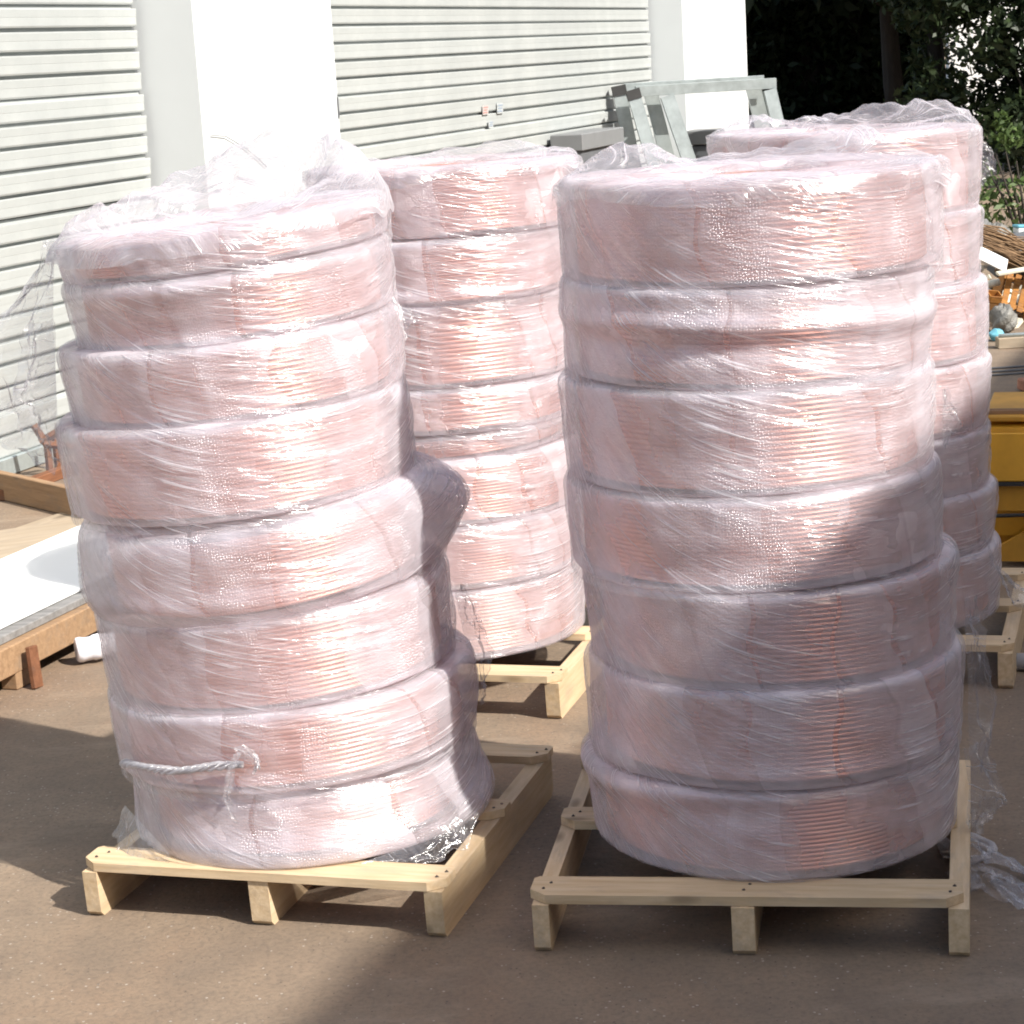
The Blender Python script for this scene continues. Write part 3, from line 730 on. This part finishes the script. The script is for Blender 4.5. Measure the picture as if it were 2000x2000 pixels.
GF = 'loose stretch film on the coil towers'
fl_ = thing('stretch_film', (0, 0, 0), 'clear film billowing above the front left tower and twisted into a knotted band low down', 'plastic film', GF)
hood(fl_, -.600, 4.66, .372, 1.475, [(2.35, .8, .095), (1.6, .6, .05), (3.0, .6, .085), (-2.5, .6, .05), (-1.6, .5, .04), (.4, 1.0, .012)], .020, 11, 'film_flap', .095)
flap(fl_, 'flap', [cylp(-.6, 4.66, .36, -1.35, 1.47), cylp(-.6, 4.66, .385, -1.4, 1.30), cylp(-.6, 4.66, .395, -1.4, 1.12), cylp(-.6, 4.66, .40, -1.4, 1.0)], [(-.05, .03, -.02), (-.15, .04, -.03), (-.17, .05, -.12), (-.04, .0, -.08)], 21, .03, mt='film_flap')
flap(fl_, 'flap', [cylp(-.6, 4.66, .385, -1.2, 1.30), cylp(-.6, 4.66, .395, -1.25, 1.16), cylp(-.6, 4.66, .40, -1.3, 1.06)], [(-.08, -.02, -.0), (-.11, -.02, -.06), (-.06, .0, -.06)], 22, .025, mt='film_flap')
flap(fl_, 'flap', [cylp(-.55, 4.66, .41, 1.5, .62), cylp(-.54, 4.66, .42, 1.5, .48), cylp(-.53, 4.66, .43, 1.5, .36)], [(.03, .0, .02), (.06, .01, .0), (.02, .0, -.04)], 23, .02)
flap(fl_, 'skirt', [cylp(-.516, 4.66, .43, -1.15, .21), cylp(-.516, 4.66, .43, -.95, .20), cylp(-.516, 4.66, .43, -.7, .15)], [(-.055, -.02, -.10), (-.035, -.03, -.10), (-.005, -.015, -.045)], 24, .012)
flap(fl_, 'skirt', [cylp(-.516, 4.66, .43, .35, .13), cylp(-.516, 4.66, .43, .6, .14), cylp(-.516, 4.66, .435, .85, .16), cylp(-.516, 4.66, .44, 1.2, .22)], [(.01, -.02, -.03), (.05, -.03, -.035), (.04, -.02, -.05), (.04, .0, -.06)], 25, .014)
# twisted band and knot
mb = MB()
for k in range(4):
    path = []; rads = []
    for i in range(90):
        q = i / 89.0; th = -1.04 + q * .86; ph = q * 26 + k * 1.57 + .5 * math.sin(q * 13 + k)
        z = .322 + .050 * q + .003 * math.sin(q * 9); sp = .0055 + .0015 * math.sin(q * 17)
        path.append(cylp(-.524, 4.66, .429 + sp * math.cos(ph), th, z + sp * math.sin(ph))); rads.append(.0042 + .0014 * math.sin(q * 23 + k * 2))
    mb.tube(path, rads, 6)
me = mb.mesh('twisted_band', M['film_rope']); me.uv_layers.new(name='streak'); link('twisted_band', me, fl_)
kb = cylp(-.524, 4.66, .440, -.16, .385)
flap(fl_, 'knot', [(kb[0] - .02, kb[1], kb[2] + .03), (kb[0] + .0, kb[1] - .003, kb[2] + .036), (kb[0] + .022, kb[1], kb[2] + .02), (kb[0] + .02, kb[1] - .006, kb[2] - .014)], [(.012, -.012, -.035), (.02, -.014, -.045), (.014, -.01, -.04), (-.01, -.01, -.03)], 27, .012, mt='film_flap')
flap(fl_, 'loose_tail', [(kb[0] - .02, kb[1] - .012, kb[2] + .02), (kb[0] - .042, kb[1] - .02, kb[2] - .03), (kb[0] - .050, kb[1] - .018, kb[2] - .08), (kb[0] - .035, kb[1] - .018, kb[2] - .125)], [(.018, -.004, .006), (.016, -.006, -.004), (.014, -.004, -.01), (.012, 0, -.01)], 28, .007, n=8, mt='film_flap', taper=.2)

fr_ = thing('stretch_film', (0, 0, 0), 'clear film crumpled over the top of the front right tower', 'plastic film', GF)
hood(fr_, .537, 4.405, .402, 1.528, [(-2.25, .32, .055), (2.15, .35, .05), (2.9, .5, .02)], .012, 12)
flap(fr_, 'flap', [cylp(.55, 4.405, .41, 1.35, .62), cylp(.55, 4.405, .415, 1.4, .42), cylp(.55, 4.405, .415, 1.4, .25)], [(.035, 0, .0), (.05, 0, -.02), (.07, -.02, -.06)], 31, .022)
flap(fr_, 'flap', [cylp(.546, 4.405, .41, 1.25, .30), cylp(.55, 4.405, .415, 1.3, .2), cylp(.55, 4.405, .41, 1.25, .13)], [(.06, 0, .01), (.08, 0, -.05), (.03, -.02, -.04)], 32, .022)
flap(fr_, 'flap', [cylp(.522, 4.405, .40, 1.45, 1.06), cylp(.52, 4.405, .40, 1.45, 1.0), cylp(.52, 4.405, .4, 1.45, .95)], [(.02, 0, .02), (.035, 0, -.01), (.01, 0, -.02)], 33, .012)
fm_ = thing('stretch_film', (0, 0, 0), 'clear film lying loosely over the top of the rear middle tower', 'plastic film', GF)
hood(fm_, -.142, 6.15, .399, 1.498, [(2.4, .5, .028), (3.0, .5, .012), (1.4, .3, .02)], .010, 13)
flap(fm_, 'flap', [cylp(-.16, 6.15, .405, -.35, 1.20), cylp(-.16, 6.15, .41, -.30, 1.16), cylp(-.17, 6.15, .41, -.2, 1.14)], [(.0, -.03, -.05), (.02, -.04, -.09), (.05, -.02, -.02)], 34, .014)
fb_ = thing('stretch_film', (0, 0, 0), 'clear film bunched over the rear right tower with a scrap sticking out at right', 'plastic film', GF)
hood(fb_, 1.012, 6.12, .388, 1.528, [(-2.3, .4, .03), (2.3, .6, .04), (3.1, .6, .02), (1.6, .5, .035)], .012, 14)
flap(fb_, 'flap', [cylp(1.012, 6.12, .392, 1.55, 1.50), cylp(1.012, 6.12, .392, 1.55, 1.45), cylp(1.01, 6.12, .392, 1.55, 1.38)], [(.02, 0, -.01), (.05, 0, -.03), (.02, 0, -.04)], 35, .016)
flap(fb_, 'flap', [cylp(1.035, 6.12, .405, .9, .40), cylp(1.04, 6.12, .41, 1.0, .30), cylp(1.04, 6.12, .41, 1.1, .25)], [(.03, -.03, -.16), (.05, -.03, -.14), (.16, 0, -.11)], 36, .02)

# scrap of film on the ground at right
sf = thing('film_scrap', (.98, 4.4, 0), 'crumpled grey scrap of stretch film lying on the ground right of the front right pallet', 'plastic scrap')
flap(sf, 'sheet', [(-.085, -.10, .008), (-.02, -.06, .02), (.05, -.12, .01), (.10, -.28, .006)], [(.0, -.20, .0), (.0, -.26, .01), (.04, -.26, .0), (.06, -.16, .0)], 41, .035, 30, 34, mt='film_loose')
flap(sf, 'sheet', [(-.06, .05, .02), (-.02, .02, .05), (.03, -.02, .03), (.08, -.1, .012)], [(-.02, -.15, -.01), (.0, -.14, .01), (.02, -.16, .0), (.03, -.14, .0)], 42, .03, 24, 24)
mb = MB(); pth = [(-.045 + .012 * math.sin(i * .5), .21 - i * .017, .022 + .012 * math.sin(i * .33)) for i in range(15)]
mb.tube(pth, [.014 + .005 * math.sin(i * 1.3) for i in range(15)], 8)
mb.tube([(-.03 + .075 * math.sin(q) , .0 - .075 * math.cos(q) + .01, .02) for q in np.linspace(-.4, 2.9, 16)], [.009 + .003 * math.sin(i) for i in range(16)], 7)
me = mb.mesh('twist', M['film_rope']); me.uv_layers.new(name='streak'); link('twist', me, sf)

# ------------------------------------------------------------------ things at the left by the shutter
az = 20.5 * D2R; pd = Vector((math.sin(az), math.cos(az), 0)); pn = Vector((-math.cos(az), math.sin(az), 0)); RP = Matrix((pd, pn, UP)).transposed()
lp0 = Vector((-1.56, 6.10, 0))
lp = thing('wooden_skid', lp0, 'low weathered wooden skid carrying a white sheet, left of the front left tower', 'pallet')
MB().box(pd * .42 + pn * .03 + UP * .100, (2.1, .055, .092), RP, .004).obj('runner', M['old_wood'], lp)
MB().box(pd * .42 + pn * .60 + UP * .100, (2.1, .055, .092), RP, .004).obj('runner', M['old_wood'], lp)
for q in (-.5, .125, .75, 1.3):
    for k in (.035, .60):
        MB().box(pd * q + pn * k + UP * .029, (.10, .06, .057), RP, .004).obj('block', M['old_wood'], lp)
MB().box(pd * .40 + pn * .325 + UP * .1595, (2.04, .58, .026), RP, .003).obj('deck_board', M['grey_board'], lp)
ws = MB().box((0, 0, 0), (1.95, .53, .012), None, .003).obj('white_sheet', M['white_sheet'], None, label='smooth white sheet lying on the wooden skid at far left', cat='sheet')
ws.location = lp0 + pd * .50 + pn * .345 + UP * .1805; ws.rotation_euler = (0, 0, math.pi / 2 - az)
oc = thing('wood_offcut', lp0 + pd * .115 + pn * -.035, 'short red brown wood offcut leaning against the skid block', 'wood offcut')
MB().box((0, 0, .065), (.045, .018, .13), Rz(math.pi / 2 - az) @ Rxyz(-.12, .1, 0), .003).obj('stick', M['red_wood'], oc)
# white jug
jg = thing('plastic_jug', (-1.405, 6.42, .048), 'white translucent plastic jug lying on its side beside the skid', 'jug')
jg.rotation_euler = (0, math.pi / 2 * .98, 0.35)
prf = [(.0, .004), (.020, .006), (.034, .0), (.040, .006), (.041, .02), (.038, .03), (.0375, .05), (.041, .058), (.041, .075), (.038, .085), (.039, .12), (.041, .14), (.034, .165), (.020, .185), (.016, .195), (.016, .21)]
mb = MB(); k = 20; vs = [(r * (1 + .04 * math.sin(3 * j * .314 + z * 60)) * math.cos(2 * math.pi * j / k), r * (1 + .05 * math.sin(2 * j * .314 + z * 45)) * math.sin(2 * math.pi * j / k) * .9, z) for r, z in prf for j in range(k)]
mb.add(vs, [(i * k + j, i * k + (j + 1) % k, (i + 1) * k + (j + 1) % k, (i + 1) * k + j) for i in range(len(prf) - 1) for j in range(k)], True); mb.obj('body', M['jug'], jg)
MB().tube([(0, 0, .195), (0, 0, .215)], .019, 16).obj('cap', M['white_sheet'], jg)
# plank on edge, plywood, bits
pk = Vector((-1.917 + 2.288, 8.812 - 9.241, 0)); pl_len = pk.length; ap = math.atan2(pk.y, pk.x)
o = MB().box((0, 0, 0), (1.55, .038, .125), None, .004).obj('timber_plank', M['old_wood'], None, label='brown timber plank standing on edge across the ground near the left shutter', cat='plank')
o.location = Vector((-2.10, 9.04, .0635)); o.rotation_euler = (0, 0, ap)
for i, (x, y, a, sx, sy, lab) in enumerate([(-1.98, 8.20, .42, .95, .62, 'pale plywood sheet flat on the ground just behind the white sheet'), (-1.75, 8.62, 1.1, .8, .5, 'tan plywood sheet half under the other, nearer the plank')]):
    o = MB().box((0, 0, 0), (sx, sy, .008), None, .001).obj('plywood_sheet', M['ply'], None, label=lab, cat='plywood', group='plywood sheets on the ground at left')
    o.location = (x, y, .0053 + .009 * (1 - i)); o.rotation_euler = (0, 0, a)
o = MB().box((0, 0, 0), (.9, .05, .05), None, .003).obj('timber_batten', M['red_wood'], None, label='thin red brown batten lying along the foot of the left shutter', cat='batten')
o.location = (-2.12, 9.62, .0255); o.rotation_euler = (0, 0, math.pi / 2 - TH)
cf = thing('broken_chair', (-2.17, 9.72, .0), 'broken red brown wooden chair frame showing past the left edge of the leaning tower', 'chair')
cf.scale = (.62, .62, .62)
for (a, b_) in (((-.03, 0, .27), (.22, 0, .40)), ((-.07, .02, .40), (.02, 0, .24)), ((.0, -.02, .26), (.30, .0, .20)), ((.02, .3, 0), (.02, .3, .30)), ((.26, .0, 0), (.26, .0, .34)), ((.26, .3, 0), (.26, .3, .42)), ((.02, .0, 0), (.02, .0, .28))):
    a = Vector(a); b_ = Vector(b_); z = (b_ - a).normalized(); x = z.orthogonal().normalized(); y = z.cross(x)
    MB().box((a + b_) / 2, (.045, .045, (b_ - a).length), Matrix((x, y, z)).transposed(), .004).obj('rail' if abs(z.z) < .9 else 'leg', M['red_wood'], cf)

# ------------------------------------------------------------------ yellow machine body at right
ym = thing('yellow_skip', (1.62, 6.98, 0), 'yellow steel bin with folded panels, half in shade at the right edge', 'bin', None, -17.0 * D2R)
MB().prism([(0, .30), (.02, .48), (.10, .50), (.5, .50), (.52, .48), (.52, .04), (.10, .04), (.05, .10)], (0, 1, 0), (0, 0, 1), (1.1, 0, 0)).obj('body', M['yellow_paint'], ym)
MB().box((.55, -.012, .385), (1.1, .012, .165), Rxyz(-.06, 0, 0), .003).obj('panel', M['yellow_paint'], ym)
MB().box((.55, .00, .245), (1.1, .012, .10), Rxyz(.10, 0, 0), .003).obj('panel', M['amber_shade_paint'], ym)  # lower panel of the yellow front, its shade put into the colour
MB().box((.55, -.02, .295), (1.1, .02, .012)).obj('strap', M['rubber'], ym)
MB().tube([(.0, -.03, .185), (.3, -.028, .195), (1.1, -.03, .22)], .007, 6).obj('hose', M['rubber'], ym)
MB().box((.55, .27, .51), (1.12, .5, .02), None, .004).obj('lid', M['amber_shade_paint'], ym)
for q in (.06, .09): MB().box((.55, q, .527), (1.12, .012, .014)).obj('lid_rib', M['old_wood'], ym)
MB().prism([(-.05, 0.02), (1.1, .02), (1.1, .18), (.22, .18)], (1, 0, 0), (0, 0, 1), (0, .03, 0), (0, .0, 0)).obj('skirt', M['amber_shade_paint'], ym)
MB().prism([(.12, .16), (.30, .02), (1.1, .02), (1.1, .165)], (1, 0, 0), (0, 0, 1), (0, .012, 0), (0, -.018, 0)).obj('skirt', M['yellow_paint'], ym)
for x in (.08, 1.0): MB().box((x, .3, .0205), (.08, .4, .04)).obj('foot', M['rubber'], ym)
gp = MB().tube([(1.385, 5.78, .026), (1.75, 5.70, .026)], .025, 14).obj('plastic_pipe', M['pvc'], None, label='short grey plastic pipe lying on the ground right of the rear right pallet', cat='pipe')

# ------------------------------------------------------------------ debris heap at right
GD = 'rubbish heaped at the right edge'
def slab(name, mt, p, d, rot, label, cat, b=.004):
    o = MB().box((0, 0, 0), d, None, b).obj(name, M[mt], None, label=label, cat=cat, group=GD); o.location = p; o.rotation_euler = rot; return o
slab('timber_beam', 'ply', (3.00, 12.0, .031), (.30, .10, .060), (0, 0, -.05), 'squared timber beam lying in front of the rubbish heap', 'beam', .003)
o = MB().tube([(-.17, 0, 0), (.35, 0, 0)], .011, 12).obj('metal_rail', M['galv'], None, label='bright metal tube resting along the timber beam', cat='tube', group=GD); o.location = (3.03, 12.0, .0725)
slab('plastic_bag', 'blue', (2.92, 12.3, .035), (.10, .09, .07), (.2, .15, .4), 'small crumpled blue plastic bag in front of the heap', 'bag', .03)
def sack(p, s, mt, label, seed):
    n = 20; k = 28; vs = []
    g1 = np.random.default_rng(int(seed * 10)).random((40, 40))
    for i in range(n):
        ph = math.pi * i / (n - 1)
        for j in range(k):
            q = 2 * math.pi * j / k
            x, y, z = math.sin(ph) * math.cos(q), math.sin(ph) * math.sin(q), math.cos(ph)
            d = 1 + .2 * math.sin(3 * q + seed + 4 * ph) * math.sin(ph) + .12 * math.sin(7 * q + 2 * seed + 9 * ph) + .14 * (g1[i % 40, j % 40] - .5)
            vs.append((x * d * s[0], y * d * s[1], z * d * s[2]))
    o = MB().add(vs, [(i * k + j, i * k + (j + 1) % k, (i + 1) * k + (j + 1) % k, (i + 1) * k + j) for i in range(n - 1) for j in range(k)], True).obj('plastic_sack', M[mt], None, label=label, cat='sack', group=GD)
    o.location = p; return o
M['sack_grey'] = simple('sack_grey', (.16, .16, .155), .35, .35, 9, bmp=.6, bdist=.02)
M['sack_pale'] = simple('sack_pale', (.19, .185, .17), .4, .4, 9, bmp=.6, bdist=.02)
sack((3.03, 12.6, .085), (.075, .08, .085), 'sack_pale', 'pale lumpy plastic sack below the slatted crate', 1.0)
cw = thing('slatted_crate', (3.15, 12.9, .13), 'dark brown slatted wooden crate tipped on its side in the heap', 'crate', GD)
cw.rotation_euler = (-.35, .38, .1); cw.scale = (.52, .52, .52)
for i in range(4): MB().box((-.14 + i * .105, -.13, .12), (.075, .016, .44), None, .003).obj('slat', M['orange_wood'], cw)
for z in (-.05, .27): MB().box((.02, -.105, z), (.44, .03, .05), None, .003).obj('rail', M['orange_wood'], cw)
for x in (-.18, .22): MB().box((x, .05, .11), (.02, .28, .42), None, .003).obj('side', M['orange_wood'], cw)
ob = thing('wooden_box', (3.01, 12.8, .18), 'small orange brown wooden box wedged left of the slatted crate', 'box', GD); ob.rotation_euler = (.5, .15, .3); ob.scale = (.5, .5, .5)
MB().box((0, 0, 0), (.17, .14, .015), None, .002).obj('base', M['orange_wood'], ob)
for (x, y, sx, sy) in ((-.08, 0, .015, .14), (.08, 0, .015, .14), (0, -.07, .145, .012), (0, .07, .145, .012)): MB().box((x, y, .052), (sx, sy, .088), None, .002).obj('side', M['orange_wood'], ob)
o = MB().tube([(-.05, 0, 0), (.03, .02, .01)], [.024, .022], 14).obj('plastic_pipe', M['cream'], None, label='stub of cream plastic pipe at the left of the heap', cat='pipe', group=GD); o.location = (3.04, 12.85, .27)
slab('board', 'cream', (3.20, 12.8, .355), (.32, .06, .018), (.1, -.10, .05), 'cream painted batten lying across the top of the slatted crate', 'batten', .003)
slab('panel', 'white_sheet', (3.09, 13.1, .395), (.20, .10, .014), (.9, .50, .1), 'white panel leaning at a slant on the left of the heap', 'panel', .003)
bw = thing('brushwood', (3.30, 13.5, .40), 'brown bundle of dry sticks and bark sloping down the heap', 'brushwood', GD); bw.rotation_euler = (.55, .42, .1)
rq = random.Random(12); mb = MB()
for k in range(130):
    y = rq.uniform(-.15, .15); x0 = rq.uniform(-.34, -.05); x1 = x0 + rq.uniform(.2, .5); z = rq.uniform(-.03, .04)
    mb.tube([(x0, y, z), ((x0 + x1) / 2, y + rq.uniform(-.03, .03), z + rq.uniform(-.015, .02)), (x1, y + rq.uniform(-.06, .06), z + rq.uniform(-.02, .03))], [.004, .005, .003], 5)
mb.obj('sticks', M['straw'], bw)
slab('slab', 'dark_grey', (3.48, 13.8, .405), (.34, .25, .07), (.35, -.16, .1), 'blue grey slab on the upper right of the heap', 'slab')
slab('carton', 'white_sheet', (3.50, 14.0, .455), (.10, .09, .085), (0, .05, .2), 'larger white carton with blue lid on the heap', 'carton')
slab('lid', 'blue', (3.50, 14.0, .509), (.105, .095, .018), (0, .05, .2), 'blue lid on the white carton', 'lid')
slab('carton', 'white_sheet', (3.40, 13.9, .435), (.045, .05, .06), (0, -.05, .3), 'small white carton left of the lidded carton', 'carton')
sack((3.33, 14.0, .46), (.08, .09, .075), 'sack_pale', 'crumpled grey plastic sack near the top of the heap', 2.3)
sack((3.25, 14.1, .47), (.07, .08, .085), 'sack_grey', 'dark grey plastic sack at upper left of the heap against the trees', 4.1)
slab('brick', 'brick', (2.66, 10.5, .035), (.12, .07, .06), (.1, 0, .4), 'lump of red brick on the sunlit ground before the beam', 'brick', .008)
rb = thing('shadow_lines', (2.9, 11.0, 0), 'thin dark bars standing in for line shadows on the sunlit ground at right', 'shadow lines')
for k in range(3): MB().tube([(-.5, .0 + k * .11, .008), (.9, .05 + k * .12, .008)], .006, 6).obj('shadow_line', M['dark_grey'], rb)  # dark bars put in for the shadow lines across the ground
for (nm, mt, cnt, sd, lab) in (('rubble', 'straw', 330, 3, 'loose broken boards and rubble filling the rubbish heap'), ('rubble', 'cream', 110, 5, 'pale scraps of board and plaster in the rubbish heap'), ('rubble', 'dark_grey', 90, 6, 'dark scraps of roofing and plastic in the rubbish heap')):
    heap = MB(); rh = random.Random(sd)
    for k in range(cnt):
        x = 3.7 + rh.gauss(0, .42); y = 13.6 + rh.gauss(0, .45); top = max(.02, .36 - abs(x - 3.8) * .12 - max(0, 13.5 - y) * .30)
        heap.box((x, y, rh.uniform(.01, top)), (rh.uniform(.03, .16), rh.uniform(.02, .10), rh.uniform(.008, .04)), Rxyz(rh.uniform(-.6, .6), rh.uniform(-.6, .6), rh.uniform(0, 3)))
    heap.obj(nm, M[mt], None, label=lab, kind='stuff')

# ------------------------------------------------------------------ trees and far things
def leaves(n, centre, size, lsz, seed, fn=None, flat=.0):
    g_ = np.random.default_rng(seed)
    p = g_.normal(size=(n * 3, 3)); p /= np.linalg.norm(p, axis=1)[:, None]; p *= (g_.random((n * 3, 1)) ** (1 / 2.2))
    p = p * np.array(size)
    k = vnoise(p[:, 0] * 1.1 + 40, p[:, 2] * 1.1 + p[:, 1] * .8 + 40, seed)
    p = p[k > -.14] + np.array(centre)
    if fn is not None: p = p[fn(p)]
    p = p[:n]; n = len(p)
    a = g_.normal(size=(n, 3)); a /= np.linalg.norm(a, axis=1)[:, None]
    b = g_.normal(size=(n, 3)); b -= a * (a * b).sum(1)[:, None]; b /= np.linalg.norm(b, axis=1)[:, None]
    s = lsz * g_.uniform(.6, 1.3, (n, 1))
    V = np.stack([p - a * s, p + b * s * .42 + a * s * .1, p + a * s, p - b * s * .42 + a * s * .1], 1).reshape(-1, 3)
    F = np.arange(n * 4).reshape(n, 4)
    return V, F
def leaf_obj(name, parts, m_, parent):
    V = np.concatenate([p[0] for p in parts]); off = 0; Fs = []
    for v, f in parts: Fs.append(f + off); off += len(v)
    F = np.concatenate(Fs); me = bpy.data.meshes.new(name)
    me.vertices.add(len(V)); me.vertices.foreach_set('co', V.reshape(-1).astype(np.float32))
    me.loops.add(F.size); me.loops.foreach_set('vertex_index', F.reshape(-1).astype(np.int32))
    me.polygons.add(len(F)); me.polygons.foreach_set('loop_start', np.arange(0, F.size, 4, dtype=np.int32))
    me.update(calc_edges=True); me.materials.append(m_)
    return link(name, me, parent)
def tree(x, y, hb, ht, rad, n, lsz, label, seed, trunk=.16, low=2.15):
    t = thing('tree', (x, y, 0), label, 'tree', 'trees behind the yard')
    ro = random.Random(seed); tb = MB()
    tb.tube([(0, 0, 0), (.05, .05, hb * .5), (.0, .1, hb), (-.1, .1, ht * .8)], [trunk, trunk * .8, trunk * .65, trunk * .2], 10)
    for k in range(7):
        q = ro.uniform(0, 6.28); z = hb * ro.uniform(.75, 1.3); e = rad * ro.uniform(.5, .85)
        tb.tube([(0, .08, z), (e * .5 * math.cos(q), e * .5 * math.sin(q), z + .6), (e * math.cos(q), e * math.sin(q), z + ro.uniform(.6, 1.6))], [trunk * .4, trunk * .25, trunk * .08], 6)
    tb.obj('trunk', M['bark'], t)
    parts = []
    for k in range(9):
        q = ro.uniform(0, 6.28); e = rad * ro.uniform(.1, .75); zc = ro.uniform(low + .7, ht)
        parts.append(leaves(n // 9, (e * math.cos(q), e * math.sin(q), zc), (rad * .55, rad * .55, (ht - low) * .33), lsz, seed + k, lambda p: p[:, 2] > low))
    leaf_obj('crown', parts, M['leaf_dark'], t); return t
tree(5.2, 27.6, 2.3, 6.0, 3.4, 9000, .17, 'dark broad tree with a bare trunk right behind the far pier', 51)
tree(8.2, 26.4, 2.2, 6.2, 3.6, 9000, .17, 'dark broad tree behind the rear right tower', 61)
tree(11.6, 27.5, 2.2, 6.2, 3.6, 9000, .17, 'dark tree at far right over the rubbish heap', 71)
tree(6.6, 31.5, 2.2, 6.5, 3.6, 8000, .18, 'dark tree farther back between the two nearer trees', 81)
# dense dark hedge behind the trunks
hd = thing('hedge', (6.3, 33.0, 0), 'tall dense dark hedge closing the yard under the trees', 'hedge')
mb = MB(); nx, nz = 17, 9; vs = []
for k in range(nz):
    for i in range(nx):
        x = -3.4 + i * .25; z = k * .55
        vs.append((x, .5 + .25 * math.sin(i * 1.7 + k) + .12 * math.sin(i * 3.1 + k * 2.2), z))
mb.add(vs, [(k * nx + i, k * nx + i + 1, (k + 1) * nx + i + 1, (k + 1) * nx + i) for k in range(nz - 1) for i in range(nx - 1)])
vs2 = [(v[0], v[1] + 1.2, v[2]) for v in vs]; mb.add(vs2, [(k * nx + i, (k + 1) * nx + i, (k + 1) * nx + i + 1, k * nx + i + 1) for k in range(nz - 1) for i in range(nx - 1)])
mb.obj('branches', M['bark'], hd)
g_ = np.random.default_rng(5); parts = []
for i in range(9):
    parts.append(leaves(950, (-3.2 + i * .47, .3, 2.0), (.7, .55, 2.4), .10, 300 + i, lambda p: p[:, 2] > .03))
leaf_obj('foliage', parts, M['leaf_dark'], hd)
# open leafy sprays that let the bright wall beyond show
sp_ = thing('bush', (6.75, 25.0, 0), 'tall thin dark bush at top right with bright gaps between its leaves', 'bush')
parts = []
for i in range(22):
    ro = random.Random(900 + i)
    parts.append(leaves(560, (ro.uniform(-1.5, .1), ro.uniform(-.6, .6), ro.uniform(.2, 2.9)), (.55, .4, .55), .075, 400 + i, lambda p: p[:, 2] > .03))
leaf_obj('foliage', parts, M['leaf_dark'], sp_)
mb = MB()
for i in range(9):
    q = -1.0 + i * .25; mb.tube([(0, 0, 0), (q * .5, .1, 1.2), (q, .0, 2.8)], [.03, .02, .008], 5)
mb.obj('stems', M['bark'], sp_)
gs = thing('bush', (4.05, 16.0, 0), 'sunlit green leafy shrub above the rubbish heap at the right edge', 'bush')
parts = []
for i, (x, y, z, r, n) in enumerate([(.05, 0, .80, .28, 600), (-.15, .1, 1.0, .13, 130), (-.32, .2, .55, .30, 320), (.1, .1, .35, .4, 500), (-.19, .05, 1.12, .07, 50), (.3, 0, .7, .45, 700)]):
    parts.append(leaves(n, (x, y, z), (r, r, r), .042, 500 + i, lambda p: p[:, 2] > .03))
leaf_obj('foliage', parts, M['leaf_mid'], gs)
mb = MB()
for i in range(7):
    q = -.4 + i * .1; mb.tube([(0, 0, 0), (q * .4, .03, .5), (q * .8, .05, .8 + .1 * math.sin(i))], [.016, .011, .005], 5)
mb.obj('stems', M['bark'], gs)
fs = thing('far_shed', (14.0, 46.0, 0), 'white building far off behind the trees at right', 'building')
MB().box((0, 0, 1.9), (8.0, 5.0, 3.8), Rz(-.2), .01).obj('wall', M['far_white'], fs)
MB().box((0, 0, 3.9), (8.4, 5.4, .15), Rz(-.2), .01).obj('roof', M['warehouse_grey'], fs)
for x in (1.2, 2.9): MB().box(Rz(-.2) @ Vector((x, -2.52, 1.3)), (.9, .06, 1.1), Rz(-.2), .005).obj('window', M['dark_grey'], fs)
